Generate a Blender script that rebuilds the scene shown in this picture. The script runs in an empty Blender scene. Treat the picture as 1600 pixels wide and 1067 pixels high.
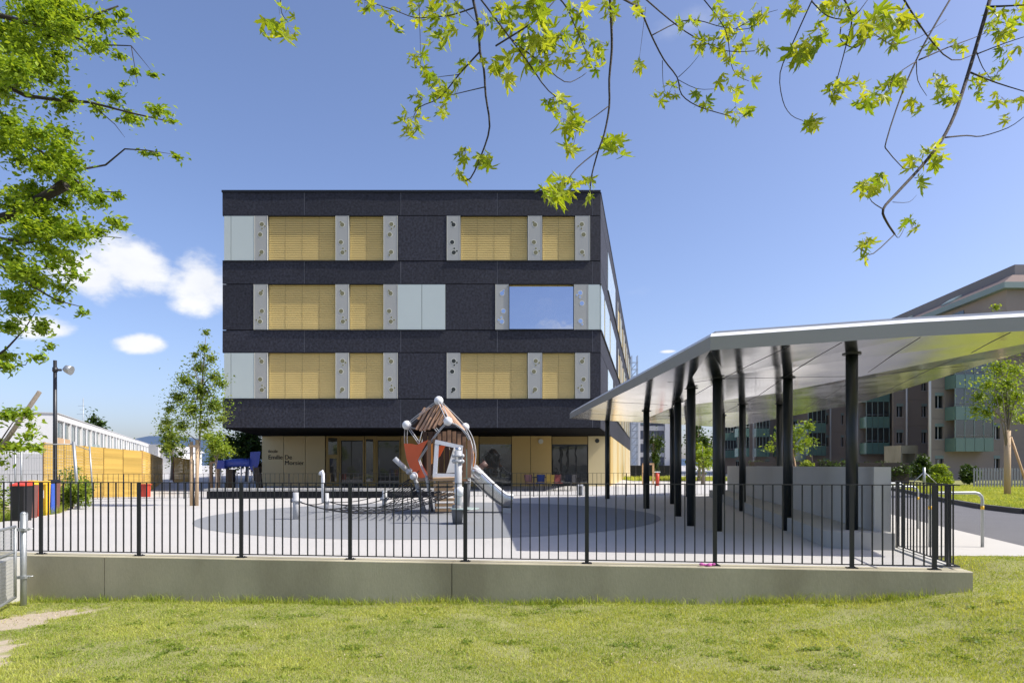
import bpy, bmesh, math, random
import numpy as np
from mathutils import Vector, Matrix, Euler
random.seed(7); rng = np.random.default_rng(7)
R = math.radians
scene = bpy.context.scene
col = scene.collection
# ------------------------------------------------------------------ camera
CZ, HOR, F = 1.36, 727.0, 1067.0
cam_d = bpy.data.cameras.new('camera'); cam = bpy.data.objects.new('camera', cam_d); col.objects.link(cam)
cam.location = (0, 0, CZ); cam.rotation_euler = (R(90), 0, 0)
cam_d.sensor_width = 36; cam_d.sensor_fit = 'HORIZONTAL'; cam_d.lens = 36*F/1600
cam_d.shift_y = (HOR-533.5)/1600; cam_d.clip_start = .05; cam_d.clip_end = 30000
scene.camera = cam
scene.render.resolution_x = 1024; scene.render.resolution_y = 682
scene.view_settings.view_transform = 'Standard'; scene.view_settings.look = 'None'
scene.view_settings.exposure = 0.70; scene.view_settings.gamma = 1.0
scene.view_settings.use_curve_mapping = False
# ------------------------------------------------------------------ sun and sky
SUN_AZ, SUN_EL = -8.0, 48.0           # towards +X, a little towards the camera
sd = Vector((math.cos(R(SUN_AZ))*math.cos(R(SUN_EL)), math.sin(R(SUN_AZ))*math.cos(R(SUN_EL)), math.sin(R(SUN_EL))))
sl = bpy.data.lights.new('sun', 'SUN'); sl.energy = 3.6; sl.angle = R(.5); sl.color = (1, .955, .88)
so = bpy.data.objects.new('sun', sl); col.objects.link(so)
so.rotation_euler = (-sd).to_track_quat('-Z', 'Y').to_euler(); so.location = (30, -5, 40)
world = bpy.data.worlds.new('World'); scene.world = world; world.use_nodes = True
wn, wl = world.node_tree.nodes, world.node_tree.links
wn.clear()
def nd(nodes, t, **kw):
    n = nodes.new(t)
    for k, v in kw.items(): setattr(n, k, v)
    return n
sky = nd(wn, 'ShaderNodeTexSky', sky_type='NISHITA', sun_disc=False)
sky.sun_elevation = R(SUN_EL); sky.sun_rotation = math.atan2(sd.x, sd.y)
sky.altitude = 400; sky.air_density = .9; sky.dust_density = 2.6; sky.ozone_density = 4.2
tc = nd(wn, 'ShaderNodeTexCoord')
def vm(op, a, b=None):
    n = nd(wn, 'ShaderNodeVectorMath', operation=op); wl.new(a, n.inputs[0])
    if b is not None:
        if isinstance(b, tuple): n.inputs[1].default_value = b
        else: wl.new(b, n.inputs[1])
    return n
def ma(op, a, b=0., c=None, nodes=wn, links=wl):
    n = nd(nodes, 'ShaderNodeMath', operation=op)
    for i, v in enumerate((a, b, c)):
        if v is None: continue
        if isinstance(v, (int, float)): n.inputs[i].default_value = v
        else: links.new(v, n.inputs[i])
    return n.outputs[0]
dirn = vm('NORMALIZE', tc.outputs['Generated']).outputs[0]
nz = nd(wn, 'ShaderNodeTexNoise'); nz.inputs['Scale'].default_value = 12; nz.inputs['Detail'].default_value = 9; nz.inputs['Roughness'].default_value = .58
wl.new(vm('MULTIPLY', dirn, (1, 1, 1.7)).outputs[0], nz.inputs['Vector'])
nb = nd(wn, 'ShaderNodeTexNoise'); nb.inputs['Scale'].default_value = 2.3; nb.inputs['Detail'].default_value = 5
wl.new(vm('MULTIPLY', dirn, (1, 1, 3.2)).outputs[0], nb.inputs['Vector'])
# cumulus low over the houses: centre direction, horizontal and vertical angular size
clouds = [(205, 415, .060, .042), (140, 432, .055, .032), (322, 442, .056, .046), (216, 537, .034, .014), (62, 508, .045, .017), (1046, 549, .014, .003)]
dens = None
clouds = [(Vector(((px-800)/F, 1, (HOR-py)/F)), rx, rz) for px, py, rx, rz in clouds]
clouds += [(Vector((math.sin(R(a)), math.cos(R(a)), math.tan(R(el)))), rx, rz) for a, el, rx, rz in ((74, 9, .07, .03), (108, 13, .09, .04), (139, 8, .08, .03), (171, 9.5, .13, .050), (205, 14, .10, .045), (238, 9, .09, .035), (268, 12, .08, .04), (300, 9, .07, .03))]
for d, rx, rz in clouds:
    d = d.normalized()
    df = vm('SUBTRACT', dirn, tuple(d)).outputs[0]
    k = vm('MULTIPLY', df, (1/rx, 1/rx, 1/rz)).outputs[0]
    v = ma('SUBTRACT', 1.0, vm('LENGTH', k).outputs['Value'])
    dens = v if dens is None else ma('MAXIMUM', dens, v)
fluff = ma('MULTIPLY', ma('SUBTRACT', nz.outputs['Fac'], .5), 1.9)
dens = ma('ADD', ma('MAXIMUM', dens, -1.5), fluff)
mr = nd(wn, 'ShaderNodeMapRange', interpolation_type='SMOOTHSTEP'); wl.new(dens, mr.inputs[0])
mr.inputs[1].default_value = .02; mr.inputs[2].default_value = .62
# thin scattered cloud all round the sky, behind the camera as well
sep = nd(wn, 'ShaderNodeSeparateXYZ'); wl.new(dirn, sep.inputs[0])
gen = ma('ADD', nb.outputs['Fac'], ma('MULTIPLY', ma('SUBTRACT', nz.outputs['Fac'], .5), .25))
mg = nd(wn, 'ShaderNodeMapRange', interpolation_type='SMOOTHSTEP'); wl.new(gen, mg.inputs[0])
mg.inputs[1].default_value = .64; mg.inputs[2].default_value = .85; mg.inputs[4].default_value = .55
cl = ma('MAXIMUM', mr.outputs[0], mg.outputs[0])
mx = nd(wn, 'ShaderNodeMix', data_type='RGBA'); wl.new(cl, mx.inputs[0]); tn_ = vm('MULTIPLY', sky.outputs[0], (1.08, .985, 1.03)); wl.new(tn_.outputs[0], mx.inputs[6]); 
cs = nd(wn, 'ShaderNodeMix', data_type='RGBA'); wl.new(nz.outputs['Fac'], cs.inputs[0]); cs.inputs[6].default_value = (3.7, 3.9, 4.4, 1); cs.inputs[7].default_value = (5.5, 5.5, 5.5, 1); wl.new(cs.outputs[2], mx.inputs[7])
bg = nd(wn, 'ShaderNodeBackground'); bg.inputs['Strength'].default_value = .127; wl.new(mx.outputs[2], bg.inputs[0])
wo = nd(wn, 'ShaderNodeOutputWorld'); wl.new(bg.outputs[0], wo.inputs[0])

# ------------------------------------------------------------------ helpers
def X(px, Y): return (px-800)/F*Y
def Z(py, Y): return CZ+(HOR-py)/F*Y
def P(px, py, Y): return Vector((X(px, Y), Y, Z(py, Y)))
def GY(py): return CZ*F/(py-HOR)
def G(px, py, z=0.):
    Y = (CZ-z)*F/(py-HOR); return Vector((X(px, Y), Y, z))
ORG = {}
def tag(o, label=None, cat=None, group=None, kind=None):
    if label: o['label'] = label
    if cat: o['category'] = cat
    if group: o['group'] = group
    if kind: o['kind'] = kind
    return o
def thing(name, loc, label, cat, group=None):
    o = bpy.data.objects.new(name, None); o.location = loc; o.empty_display_size = .2
    col.objects.link(o); ORG[o] = Vector(loc); return tag(o, label, cat, group)
def link(name, me, parent=None, loc=(0, 0, 0), rot=None):
    o = bpy.data.objects.new(name, me); col.objects.link(o)
    org = Vector((0, 0, 0))
    if parent is not None: o.parent = parent; org = ORG.get(parent, org)
    o.location = Vector(loc)-org if parent is not None else loc
    if rot is not None: o.rotation_euler = rot
    ORG[o] = Vector(loc)
    return o
class MB:
    def __init__(s): s.v = []; s.f = []; s.smooth = False
    def add(s, vs, fs):
        b = len(s.v); s.v += [Vector(v) for v in vs]; s.f += [tuple(i+b for i in f) for f in fs]; return s
    def box(s, x0, x1, y0, y1, z0, z1):
        return s.add([(x0, y0, z0), (x1, y0, z0), (x1, y1, z0), (x0, y1, z0), (x0, y0, z1), (x1, y0, z1), (x1, y1, z1), (x0, y1, z1)],
                     [(3, 2, 1, 0), (4, 5, 6, 7), (0, 1, 5, 4), (1, 2, 6, 5), (2, 3, 7, 6), (3, 0, 4, 7)])
    def bar(s, p, q, w, h, up=(0, 0, 1)):
        p, q = Vector(p), Vector(q); d = (q-p).normalized(); u = Vector(up)
        if abs(d.dot(u)) > .98: u = Vector((0, 1, 0))
        a = d.cross(u).normalized(); b = a.cross(d).normalized()
        a *= w/2; b *= h/2
        return s.add([p-a-b, p+a-b, p+a+b, p-a+b, q-a-b, q+a-b, q+a+b, q-a+b],
                     [(0, 1, 2, 3), (7, 6, 5, 4), (0, 4, 5, 1), (1, 5, 6, 2), (2, 6, 7, 3), (3, 7, 4, 0)])
    def tube(s, pts, r, n=8, cap=True):
        pts = [Vector(p) for p in pts]; m = len(pts)
        rr = r if isinstance(r, (list, tuple)) else [r]*m
        b = len(s.v); prev = None
        for i, p in enumerate(pts):
            t = (pts[min(i+1, m-1)]-pts[max(i-1, 0)]).normalized()
            if prev is None:
                u = Vector((0, 0, 1)) if abs(t.z) < .9 else Vector((1, 0, 0))
                a = t.cross(u).normalized()
            else:
                a = (prev-t*prev.dot(t)).normalized()
            prev = a; c = t.cross(a)
            for k in range(n):
                an = 2*math.pi*k/n; s.v.append(p+(a*math.cos(an)+c*math.sin(an))*rr[i])
        for i in range(m-1):
            for k in range(n):
                k2 = (k+1) % n
                s.f.append((b+i*n+k, b+i*n+k2, b+(i+1)*n+k2, b+(i+1)*n+k))
        if cap:
            s.f.append(tuple(b+k for k in reversed(range(n)))); s.f.append(tuple(b+(m-1)*n+k for k in range(n)))
        s.smooth = True; return s
    def ball(s, c, r, n=12, m=8):
        c = Vector(c); b = len(s.v); s.v.append(c+Vector((0, 0, r)))
        for i in range(1, m):
            t = math.pi*i/m
            for k in range(n):
                an = 2*math.pi*k/n; s.v.append(c+Vector((math.sin(t)*math.cos(an), math.sin(t)*math.sin(an), math.cos(t)))*r)
        s.v.append(c-Vector((0, 0, r))); e = len(s.v)-1
        for k in range(n):
            s.f.append((b, b+1+k, b+1+(k+1) % n))
            s.f.append((e, e-n+(k+1) % n, e-n+k))
        for i in range(m-2):
            for k in range(n):
                a0 = b+1+i*n; s.f.append((a0+k, a0+n+k, a0+n+(k+1) % n, a0+(k+1) % n))
        s.smooth = True; return s
    def prism(s, poly, z0, z1):
        n = len(poly); s_v = [(p[0], p[1], z0 if not callable(z0) else z0(p)) for p in poly]+[(p[0], p[1], z1 if not callable(z1) else z1(p)) for p in poly]
        return s.add(s_v, [tuple(reversed(range(n))), tuple(range(n, 2*n))]+[(i, (i+1) % n, n+(i+1) % n, n+i) for i in range(n)])
    def plate(s, pts, d):                       # thick polygon: pts in space, extruded by vector d
        n = len(pts); d = Vector(d)
        return s.add([Vector(p) for p in pts]+[Vector(p)+d for p in pts], [tuple(range(n)), tuple(reversed(range(n, 2*n)))]+[(i, n+i, n+(i+1) % n, (i+1) % n) for i in range(n)])
    def mesh(s, name, m, org=Vector((0, 0, 0))):
        me = bpy.data.meshes.new(name); me.from_pydata([tuple(v-org) for v in s.v], [], s.f)
        if isinstance(m, (list, tuple)):
            for q in m: me.materials.append(q)
        elif m: me.materials.append(m)
        if s.smooth:
            me.polygons.foreach_set('use_smooth', [len(p.vertices) <= 4 for p in me.polygons])
        me.update(); bm = bmesh.new(); bm.from_mesh(me); bmesh.ops.recalc_face_normals(bm, faces=bm.faces); bm.to_mesh(me); bm.free()
        return me
    def build(s, name, m, parent=None, loc=None):
        org = Vector(loc) if loc is not None else (ORG[parent] if parent is not None else Vector((0, 0, 0)))
        return link(name, s.mesh(name, m, org), parent, org)
def np_mesh(name, V, Fc, m, tint=None):           # V (n,3), Fc (k,3 or 4)
    me = bpy.data.meshes.new(name); k = Fc.shape[1]
    me.vertices.add(len(V)); me.vertices.foreach_set('co', V.astype(np.float32).ravel())
    me.loops.add(Fc.size); me.loops.foreach_set('vertex_index', Fc.astype(np.int32).ravel())
    me.polygons.add(len(Fc)); me.polygons.foreach_set('loop_start', np.arange(0, Fc.size, k, dtype=np.int32)); me.polygons.foreach_set('loop_total', np.full(len(Fc), k, dtype=np.int32))
    if m: me.materials.append(m)
    if tint is not None:
        at = me.attributes.new('tint', 'FLOAT', 'POINT'); at.data.foreach_set('value', tint.astype(np.float32))
    me.update(); me.validate(); return me

# ------------------------------------------------------------------ materials
def M(name, c, rough=.6, var=.12, scale=3., bump=0., bscale=80., metal=0., spec=.4, stretch=(1, 1, 1), fine=0., fscale=200., c2=None, c2s=1., c2t=(.5, .7), coat=0., objvar=0.):
    m = bpy.data.materials.new(name); m.use_nodes = True; n, l = m.node_tree.nodes, m.node_tree.links
    b = n['Principled BSDF']; b.inputs['Roughness'].default_value = rough; b.inputs['Metallic'].default_value = metal
    b.inputs['Specular IOR Level'].default_value = spec; b.inputs['Coat Weight'].default_value = coat; b.inputs['Coat Roughness'].default_value = .08
    g = nd(n, 'ShaderNodeNewGeometry'); mp = nd(n, 'ShaderNodeMapping'); mp.inputs['Scale'].default_value = stretch
    l.new(g.outputs['Position'], mp.inputs[0])
    def noise(sc, det=5):
        t = nd(n, 'ShaderNodeTexNoise'); t.inputs['Scale'].default_value = sc; t.inputs['Detail'].default_value = det; l.new(mp.outputs[0], t.inputs['Vector']); return t.outputs['Fac']
    base = nd(n, 'ShaderNodeRGB'); base.outputs[0].default_value = (*c, 1); out = base.outputs[0]
    if c2 is not None:
        r = nd(n, 'ShaderNodeMapRange'); l.new(noise(c2s, 6), r.inputs[0]); r.inputs[1].default_value, r.inputs[2].default_value = c2t
        x = nd(n, 'ShaderNodeMix', data_type='RGBA'); l.new(r.outputs[0], x.inputs[0]); l.new(out, x.inputs[6]); x.inputs[7].default_value = (*c2, 1); out = x.outputs[2]
    f = ma('MULTIPLY_ADD', noise(scale), 2*var, 1-var, n, l)
    if fine: f = ma('MULTIPLY', f, ma('MULTIPLY_ADD', noise(fscale, 2), 2*fine, 1-fine, n, l), None, n, l)
    if objvar: f = ma('MULTIPLY', f, ma('MULTIPLY_ADD', nd(n, 'ShaderNodeObjectInfo').outputs['Random'], 2*objvar, 1-objvar, n, l), None, n, l)
    h = nd(n, 'ShaderNodeVectorMath', operation='SCALE'); l.new(out, h.inputs[0]); l.new(f, h.inputs['Scale'])
    l.new(h.outputs[0], b.inputs['Base Color'])
    rv = ma('MULTIPLY_ADD', noise(scale*2.3), .16, rough-.08, n, l); l.new(rv, b.inputs['Roughness'])
    if bump:
        bp = nd(n, 'ShaderNodeBump'); bp.inputs['Strength'].default_value = bump; bp.inputs['Distance'].default_value = .02; l.new(noise(bscale, 4), bp.inputs['Height']); l.new(bp.outputs[0], b.inputs['Normal'])
    return m
def leafmat(name, c1, c2, trans=.45, attr=True, gloss=.25):
    m = bpy.data.materials.new(name); m.use_nodes = True; n, l = m.node_tree.nodes, m.node_tree.links
    b = n['Principled BSDF']; b.inputs['Roughness'].default_value = .45; b.inputs['Specular IOR Level'].default_value = gloss
    if attr: a = nd(n, 'ShaderNodeAttribute', attribute_name='tint').outputs['Fac']
    else: a = nd(n, 'ShaderNodeObjectInfo').outputs['Random']
    x = nd(n, 'ShaderNodeMix', data_type='RGBA'); l.new(a, x.inputs[0]); x.inputs[6].default_value = (*c1, 1); x.inputs[7].default_value = (*c2, 1)
    l.new(x.outputs[2], b.inputs['Base Color'])
    t = nd(n, 'ShaderNodeBsdfTranslucent'); s = nd(n, 'ShaderNodeVectorMath', operation='MULTIPLY'); l.new(x.outputs[2], s.inputs[0]); s.inputs[1].default_value = (1.5, 1.35, .55); l.new(s.outputs[0], t.inputs[0])
    ms = nd(n, 'ShaderNodeMixShader'); ms.inputs[0].default_value = trans; l.new(b.outputs[0], ms.inputs[1]); l.new(t.outputs[0], ms.inputs[2]); l.new(ms.outputs[0], n['Material Output'].inputs[0])
    return m
def glassmat(name, dark, refl, tintc=(.85, .9, 1), rough=.015, wav=.0):
    m = bpy.data.materials.new(name); m.use_nodes = True; n, l = m.node_tree.nodes, m.node_tree.links
    b = n['Principled BSDF']; b.inputs['Base Color'].default_value = (*dark, 1); b.inputs['Roughness'].default_value = .25
    g = nd(n, 'ShaderNodeBsdfGlossy'); g.inputs['Color'].default_value = (*tintc, 1); g.inputs['Roughness'].default_value = rough
    fr = nd(n, 'ShaderNodeFresnel'); fr.inputs['IOR'].default_value = 1.5
    k = ma('MAXIMUM', fr.outputs[0], refl, None, n, l)
    if wav:
        ge = nd(n, 'ShaderNodeNewGeometry'); t = nd(n, 'ShaderNodeTexNoise'); t.inputs['Scale'].default_value = .9; l.new(ge.outputs['Position'], t.inputs['Vector'])
        bp = nd(n, 'ShaderNodeBump'); bp.inputs['Strength'].default_value = wav; bp.inputs['Distance'].default_value = .05; l.new(t.outputs[0], bp.inputs['Height']); l.new(bp.outputs[0], g.inputs['Normal'])
    ms = nd(n, 'ShaderNodeMixShader'); l.new(k, ms.inputs[0]); l.new(b.outputs[0], ms.inputs[1]); l.new(g.outputs[0], ms.inputs[2]); l.new(ms.outputs[0], n['Material Output'].inputs[0])
    return m
m_rubber = M('playground_rubber', (.485, .468, .435), .85, .10, .35, .25, 260, fine=.05, fscale=120)
m_circle = M('playground_rubber_grey', (.235, .243, .25), .85, .06, .4, .25, 260, fine=.08, fscale=120)
m_conc = M('concrete', (.47, .43, .30), .85, .30, .8, .12, 45, stretch=(1, 1, .45), fine=.10, fscale=40, c2=(.33, .295, .20), c2s=.7, c2t=(.44, .64))
m_conc_l = M('concrete_light', (.50, .49, .45), .8, .10, .8, .2, 60, stretch=(1, 1, .5), fine=.05, fscale=50)
m_steel_blk = M('black_coated_steel', (.018, .019, .022), .42, .2, 6, spec=.5)
m_col = M('column_green_black', (.010, .014, .014), .38, .2, 3, spec=.5)
m_galv = M('galvanised_steel', (.38, .40, .40), .45, .15, 14, metal=.6)
m_dark = M('dark_facade_board', (.024, .025, .034), .66, .25, .55, .6, 60, fine=1.3, fscale=8.5, spec=.35, objvar=.16)
m_dark_edge = M('dark_metal_trim', (.008, .009, .012), .5, .1)
m_blind = M('gold_blind', (.74, .55, .20), .42, .07, 1.4, spec=.4, objvar=.07)
m_perf = M('grey_perforated_panel', (.40, .40, .36), .45, .05, 2, metal=.1)
m_joint = M('joint_grey', (.16, .16, .17), .6, .1)
m_ring = M('pale_ring', (.62, .62, .52), .5, .05)
m_hole = M('dark_hole', (.03, .035, .03), .5, .1)
m_holey = M('olive_hole', (.20, .19, .10), .5, .1)
m_wglass = M('white_enamel_glass', (.52, .58, .53), .12, .04, .8, spec=.6)
m_glass_sky = glassmat('coated_window_glass', (.02, .02, .03), .62, (.80, .86, 1), .01, .12)
m_glass = glassmat('dark_window_glass', (.010, .011, .012), .085, (.9, .95, .95), .01, .1)
m_glass_dk = glassmat('entrance_glass', (.006, .007, .008), .045)
m_gold = M('gold_panel', (.58, .41, .15), .38, .06, .8, metal=.1)
m_gold_l = M('pale_gold_panel', (.62, .52, .29), .4, .06, .8, metal=.1)
m_gold_d = M('gold_frame', (.34, .25, .10), .4, .05, 2, metal=.3)
m_letter = M('black_lettering', (.01, .01, .012), .5, .05)
m_soffit = M('polished_soffit', (.93, .92, .90), .14, .04, .7, .05, 1.2, metal=1.)
m_fascia = M('fascia_grey', (.31, .31, .29), .42, .06, 1.2, metal=.25)
m_roof = M('roof_sheet', (.45, .46, .47), .4, .06, 1.2, metal=.3)
m_wood = M('timber_brown', (.26, .145, .08), .6, .22, 5, .2, 40, stretch=(1, 1, 1), fine=.15, fscale=60)
m_roofw = M('timber_roof', (.44, .26, .15), .6, .2, 5, .2, 40, fine=.15, fscale=60)
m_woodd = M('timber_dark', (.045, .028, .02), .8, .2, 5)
m_lit_edge = M('sunlit_edge_tone', (.74, .74, .72), .4, .04, 2)  # sunlit highlight of the canopy bevel put into a paler colour
m_wood_l = M('timber_light', (.56, .37, .20), .65, .15, 6, .2, 50, fine=.12, fscale=60)
m_stake = M('stake_wood', (.50, .36, .22), .7, .2, 5, .25, 40, stretch=(1, 1, .2))
m_white = M('white_paint', (.76, .77, .77), .4, .05, 4)
m_playgrey = M('play_grey_paint', (.44, .45, .455), .35, .07, 5)
m_red = M('orange_red_panel', (.78, .13, .035), .4, .06, 4)
m_orange = M('orange_panel', (.80, .30, .05), .4, .06, 4)
m_rope = M('dark_rope', (.03, .03, .032), .8, .2, 30)
m_inox = M('slide_steel', (.62, .62, .60), .25, .06, 5, metal=.9)
m_yellow = M('yellow_timber', (.70, .45, .10), .65, .16, 1.3, .2, 30, stretch=(.35, .35, 4), fine=.1, fscale=30, objvar=.12)
m_render = M('white_render', (.66, .66, .64), .8, .05, .5)
m_render_g = M('grey_render', (.46, .46, .45), .8, .06, .5)
m_aptwall = M('brown_precast', (.34, .285, .24), .85, .12, .35, fine=.05, fscale=10)
m_aptwall2 = M('grey_precast', (.24, .225, .215), .85, .12, .35)
m_green = M('green_glass_parapet', (.13, .23, .19), .2, .08, .5, spec=.6)
m_greenf = M('pale_green_metal', (.24, .31, .285), .5, .08, 1)
m_aptglass = glassmat('apartment_glass', (.010, .016, .018), .07, (.8, .9, .9))
m_rooft = M('brown_roof', (.17, .125, .105), .8, .15, .8, stretch=(1, 1, 6))
m_asphalt = M('asphalt', (.13, .13, .135), .9, .14, .7, .35, 160, fine=.2, fscale=120)
m_ground = M('grey_paving', (.45, .44, .42), .88, .1, .4, .2, 90, fine=.1, fscale=60)
m_paving = M('pale_concrete_paving', (.48, .465, .43), .85, .07, .7, .2, 120, fine=.06, fscale=90)
m_picket = M('picket_grey', (.20, .21, .22), .5, .1, 3)
m_kerb = M('dark_kerb', (.10, .10, .10), .85, .15, 3)
m_bark = M('bark', (.045, .036, .03), .85, .3, 12, .4, 60)
m_barkg = M('grey_bark', (.20, .17, .14), .85, .25, 8, .4, 50, stretch=(1, 1, .3))
m_cut = M('cut_wood', (.50, .42, .30), .8, .15, 10)
m_soil = M('lawn_soil', (.25, .25, .09), .95, .35, 2.2, .6, 60, fine=.4, fscale=45)
m_dirt = M('bare_earth', (.46, .385, .28), .95, .22, 3, .6, 40, fine=.25, fscale=45)
m_hill = M('hill_haze_blue', (.16, .24, .36), 1, .1, .002)  # blue of distance haze painted into the hill colour
m_blue = M('blue_panel', (.03, .06, .30), .45, .1, 2)
m_plum = M('brown_bin', (.16, .07, .06), .5, .1, 4)
m_binr = M('red_bin', (.55, .06, .03), .45, .1, 4)
m_biny = M('yellow_bin', (.75, .45, .03), .45, .1, 4)
m_binb = M('blue_bin', (.04, .10, .42), .45, .1, 4)
m_cb = M('dull_blue', (.02, .04, .16), .5, .1)
m_cy = M('dull_yellow', (.28, .19, .03), .5, .1)
m_cr = M('dull_red', (.16, .03, .025), .5, .1)
m_blackp = M('black_plastic', (.015, .015, .017), .45, .2, 5)
m_pink = M('pink_cloth', (.55, .12, .38), .8, .2, 30)
l_maple = leafmat('maple_leaf', (.20, .30, .022), (.42, .47, .05), .48, False)
l_maple2 = leafmat('maple_leaf_mass', (.16, .26, .02), (.40, .45, .05), .48)
l_left = leafmat('beech_leaf', (.14, .25, .02), (.37, .48, .05), .46)
l_young = leafmat('young_leaf', (.10, .18, .022), (.33, .40, .06), .42)
l_dark = leafmat('dark_leaf', (.025, .055, .012), (.09, .15, .025), .25)
l_bright = leafmat('bright_leaf', (.14, .23, .02), (.33, .42, .05), .4)
l_red = leafmat('reddish_leaf', (.10, .05, .03), (.22, .12, .06), .3)
l_grass = leafmat('grass_blade', (.19, .29, .028), (.54, .56, .15), .40, gloss=.15)

# ------------------------------------------------------------------ ground, lawn, playground, path
def sheet(name, poly, z, m, kind='structure'):
    o = MB().add([(p[0], p[1], z) for p in poly], [tuple(range(len(poly)))]).build(name, m); tag(o, kind=kind); return o
A = Vector((-7.31, 10.365)); Bp = Vector((5.907, 8.742)); wd = (Bp-A).normalized(); wn2 = Vector((-wd.y, wd.x))   # wn2 points away from camera
if wn2.y < 0: wn2 = -wn2
def wallY(x): return A.y+(x-A.x)*wd.y/wd.x
gm = MB(); S = 9000
gm.add([(-S, 10.8, -.06), (S, 10.8, -.06), (S, S, -.06), (-S, S, -.06)], [(0, 1, 2, 3)])
g = gm.build('ground', m_ground); tag(g, kind='structure')
def lawn_z(x, y):
    z = float(np.interp(x, [-40, -9, -7, 0, 4.4, 6, 8, 14], [-.75, -.72, -.687, -.556, -.43, -.26, -.16, -.1]))
    t = min(max((x-5.6)/1.2, 0), 1)*min(max((y-8.3)/1.9, 0), 1); t = t*t*(3-2*t)
    z = z*(1-t)+(-.02)*t
    return z+.018*math.sin(x*2.1+y*1.3)*math.sin(y*1.7-x*.6)*(1-t)
def dirt_mask(x, y):
    pts = [(-6.15, 9.35, .30), (-6.55, 8.95, .42), (-6.9, 8.5, .5), (-6.35, 8.75, .3), (-5.75, 7.25, .34), (-5.4, 6.9, .2), (-5.35, 6.5, .3), (-7.4, 8.2, .8)]
    n = .16*math.sin(x*7+y*3)+.12*math.sin(x*13-y*11)+.1*math.sin(x*23+y*19)
    return max(r*1.05-math.hypot(x-a, (y-b)*.8) for a, b, r in pts)+n*.7
lx = np.concatenate([np.linspace(-45, -10, 12), np.arange(-9.8, 9.9, .2), np.linspace(10.5, 45, 12)])
ly = np.concatenate([np.linspace(-40, 3, 12), np.arange(3.4, 10.9, .2)])
V = []; Fc = []; mi = []
for j, y in enumerate(ly):
    for x in lx: V.append((x, y, lawn_z(x, y)))
nxn = len(lx)
for j in range(len(ly)-1):
    for i in range(nxn-1):
        xm, ym = (lx[i]+lx[i+1])/2, (ly[j]+ly[j+1])/2
        if ym > wallY(xm)+.25 and xm < 6.0: continue
        if ym > 10.45: continue
        Fc.append((j*nxn+i, j*nxn+i+1, (j+1)*nxn+i+1, (j+1)*nxn+i)); mi.append(1 if dirt_mask(xm, ym) > .0 else 0)
lme = bpy.data.meshes.new('lawn'); lme.from_pydata(V, [], Fc)
# lawn soil fading into bare earth by a painted-in mask attribute of where the turf is worn through
at = lme.attributes.new('worn', 'FLOAT', 'POINT'); at.data.foreach_set('value', [min(max(dirt_mask(v[0], v[1])*3+.5, 0), 1) for v in V])
ml = m_soil.copy(); ml.name = 'lawn_ground'; n_, l_ = ml.node_tree.nodes, ml.node_tree.links
pb = n_['Principled BSDF']; src = pb.inputs['Base Color'].links[0].from_socket
aw = nd(n_, 'ShaderNodeAttribute', attribute_name='worn'); tn = nd(n_, 'ShaderNodeTexNoise'); tn.inputs['Scale'].default_value = 7; tn.inputs['Detail'].default_value = 8
ge = nd(n_, 'ShaderNodeNewGeometry'); l_.new(ge.outputs['Position'], tn.inputs['Vector'])
wv = ma('ADD', aw.outputs['Fac'], ma('MULTIPLY', ma('SUBTRACT', tn.outputs[0], .5, None, n_, l_), 1.2, None, n_, l_), None, n_, l_)
wr = nd(n_, 'ShaderNodeMapRange'); l_.new(wv, wr.inputs[0]); wr.inputs[1].default_value = .35; wr.inputs[2].default_value = .62
tf = nd(n_, 'ShaderNodeTexNoise'); tf.inputs['Scale'].default_value = 30; tf.inputs['Detail'].default_value = 6; l_.new(ge.outputs['Position'], tf.inputs['Vector'])
dr = nd(n_, 'ShaderNodeMix', data_type='RGBA'); l_.new(tf.outputs[0], dr.inputs[0]); dr.inputs[6].default_value = (.30, .24, .16, 1); dr.inputs[7].default_value = (.56, .48, .36, 1)
xm_ = nd(n_, 'ShaderNodeMix', data_type='RGBA'); l_.new(wr.outputs[0], xm_.inputs[0]); l_.new(src, xm_.inputs[6]); l_.new(dr.outputs[2], xm_.inputs[7]); l_.new(xm_.outputs[2], pb.inputs['Base Color'])
lme.materials.append(ml); lme.polygons.foreach_set('use_smooth', [True]*len(Fc)); lme.update()
lawn = link('lawn', lme); tag(lawn, kind='structure')

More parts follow.
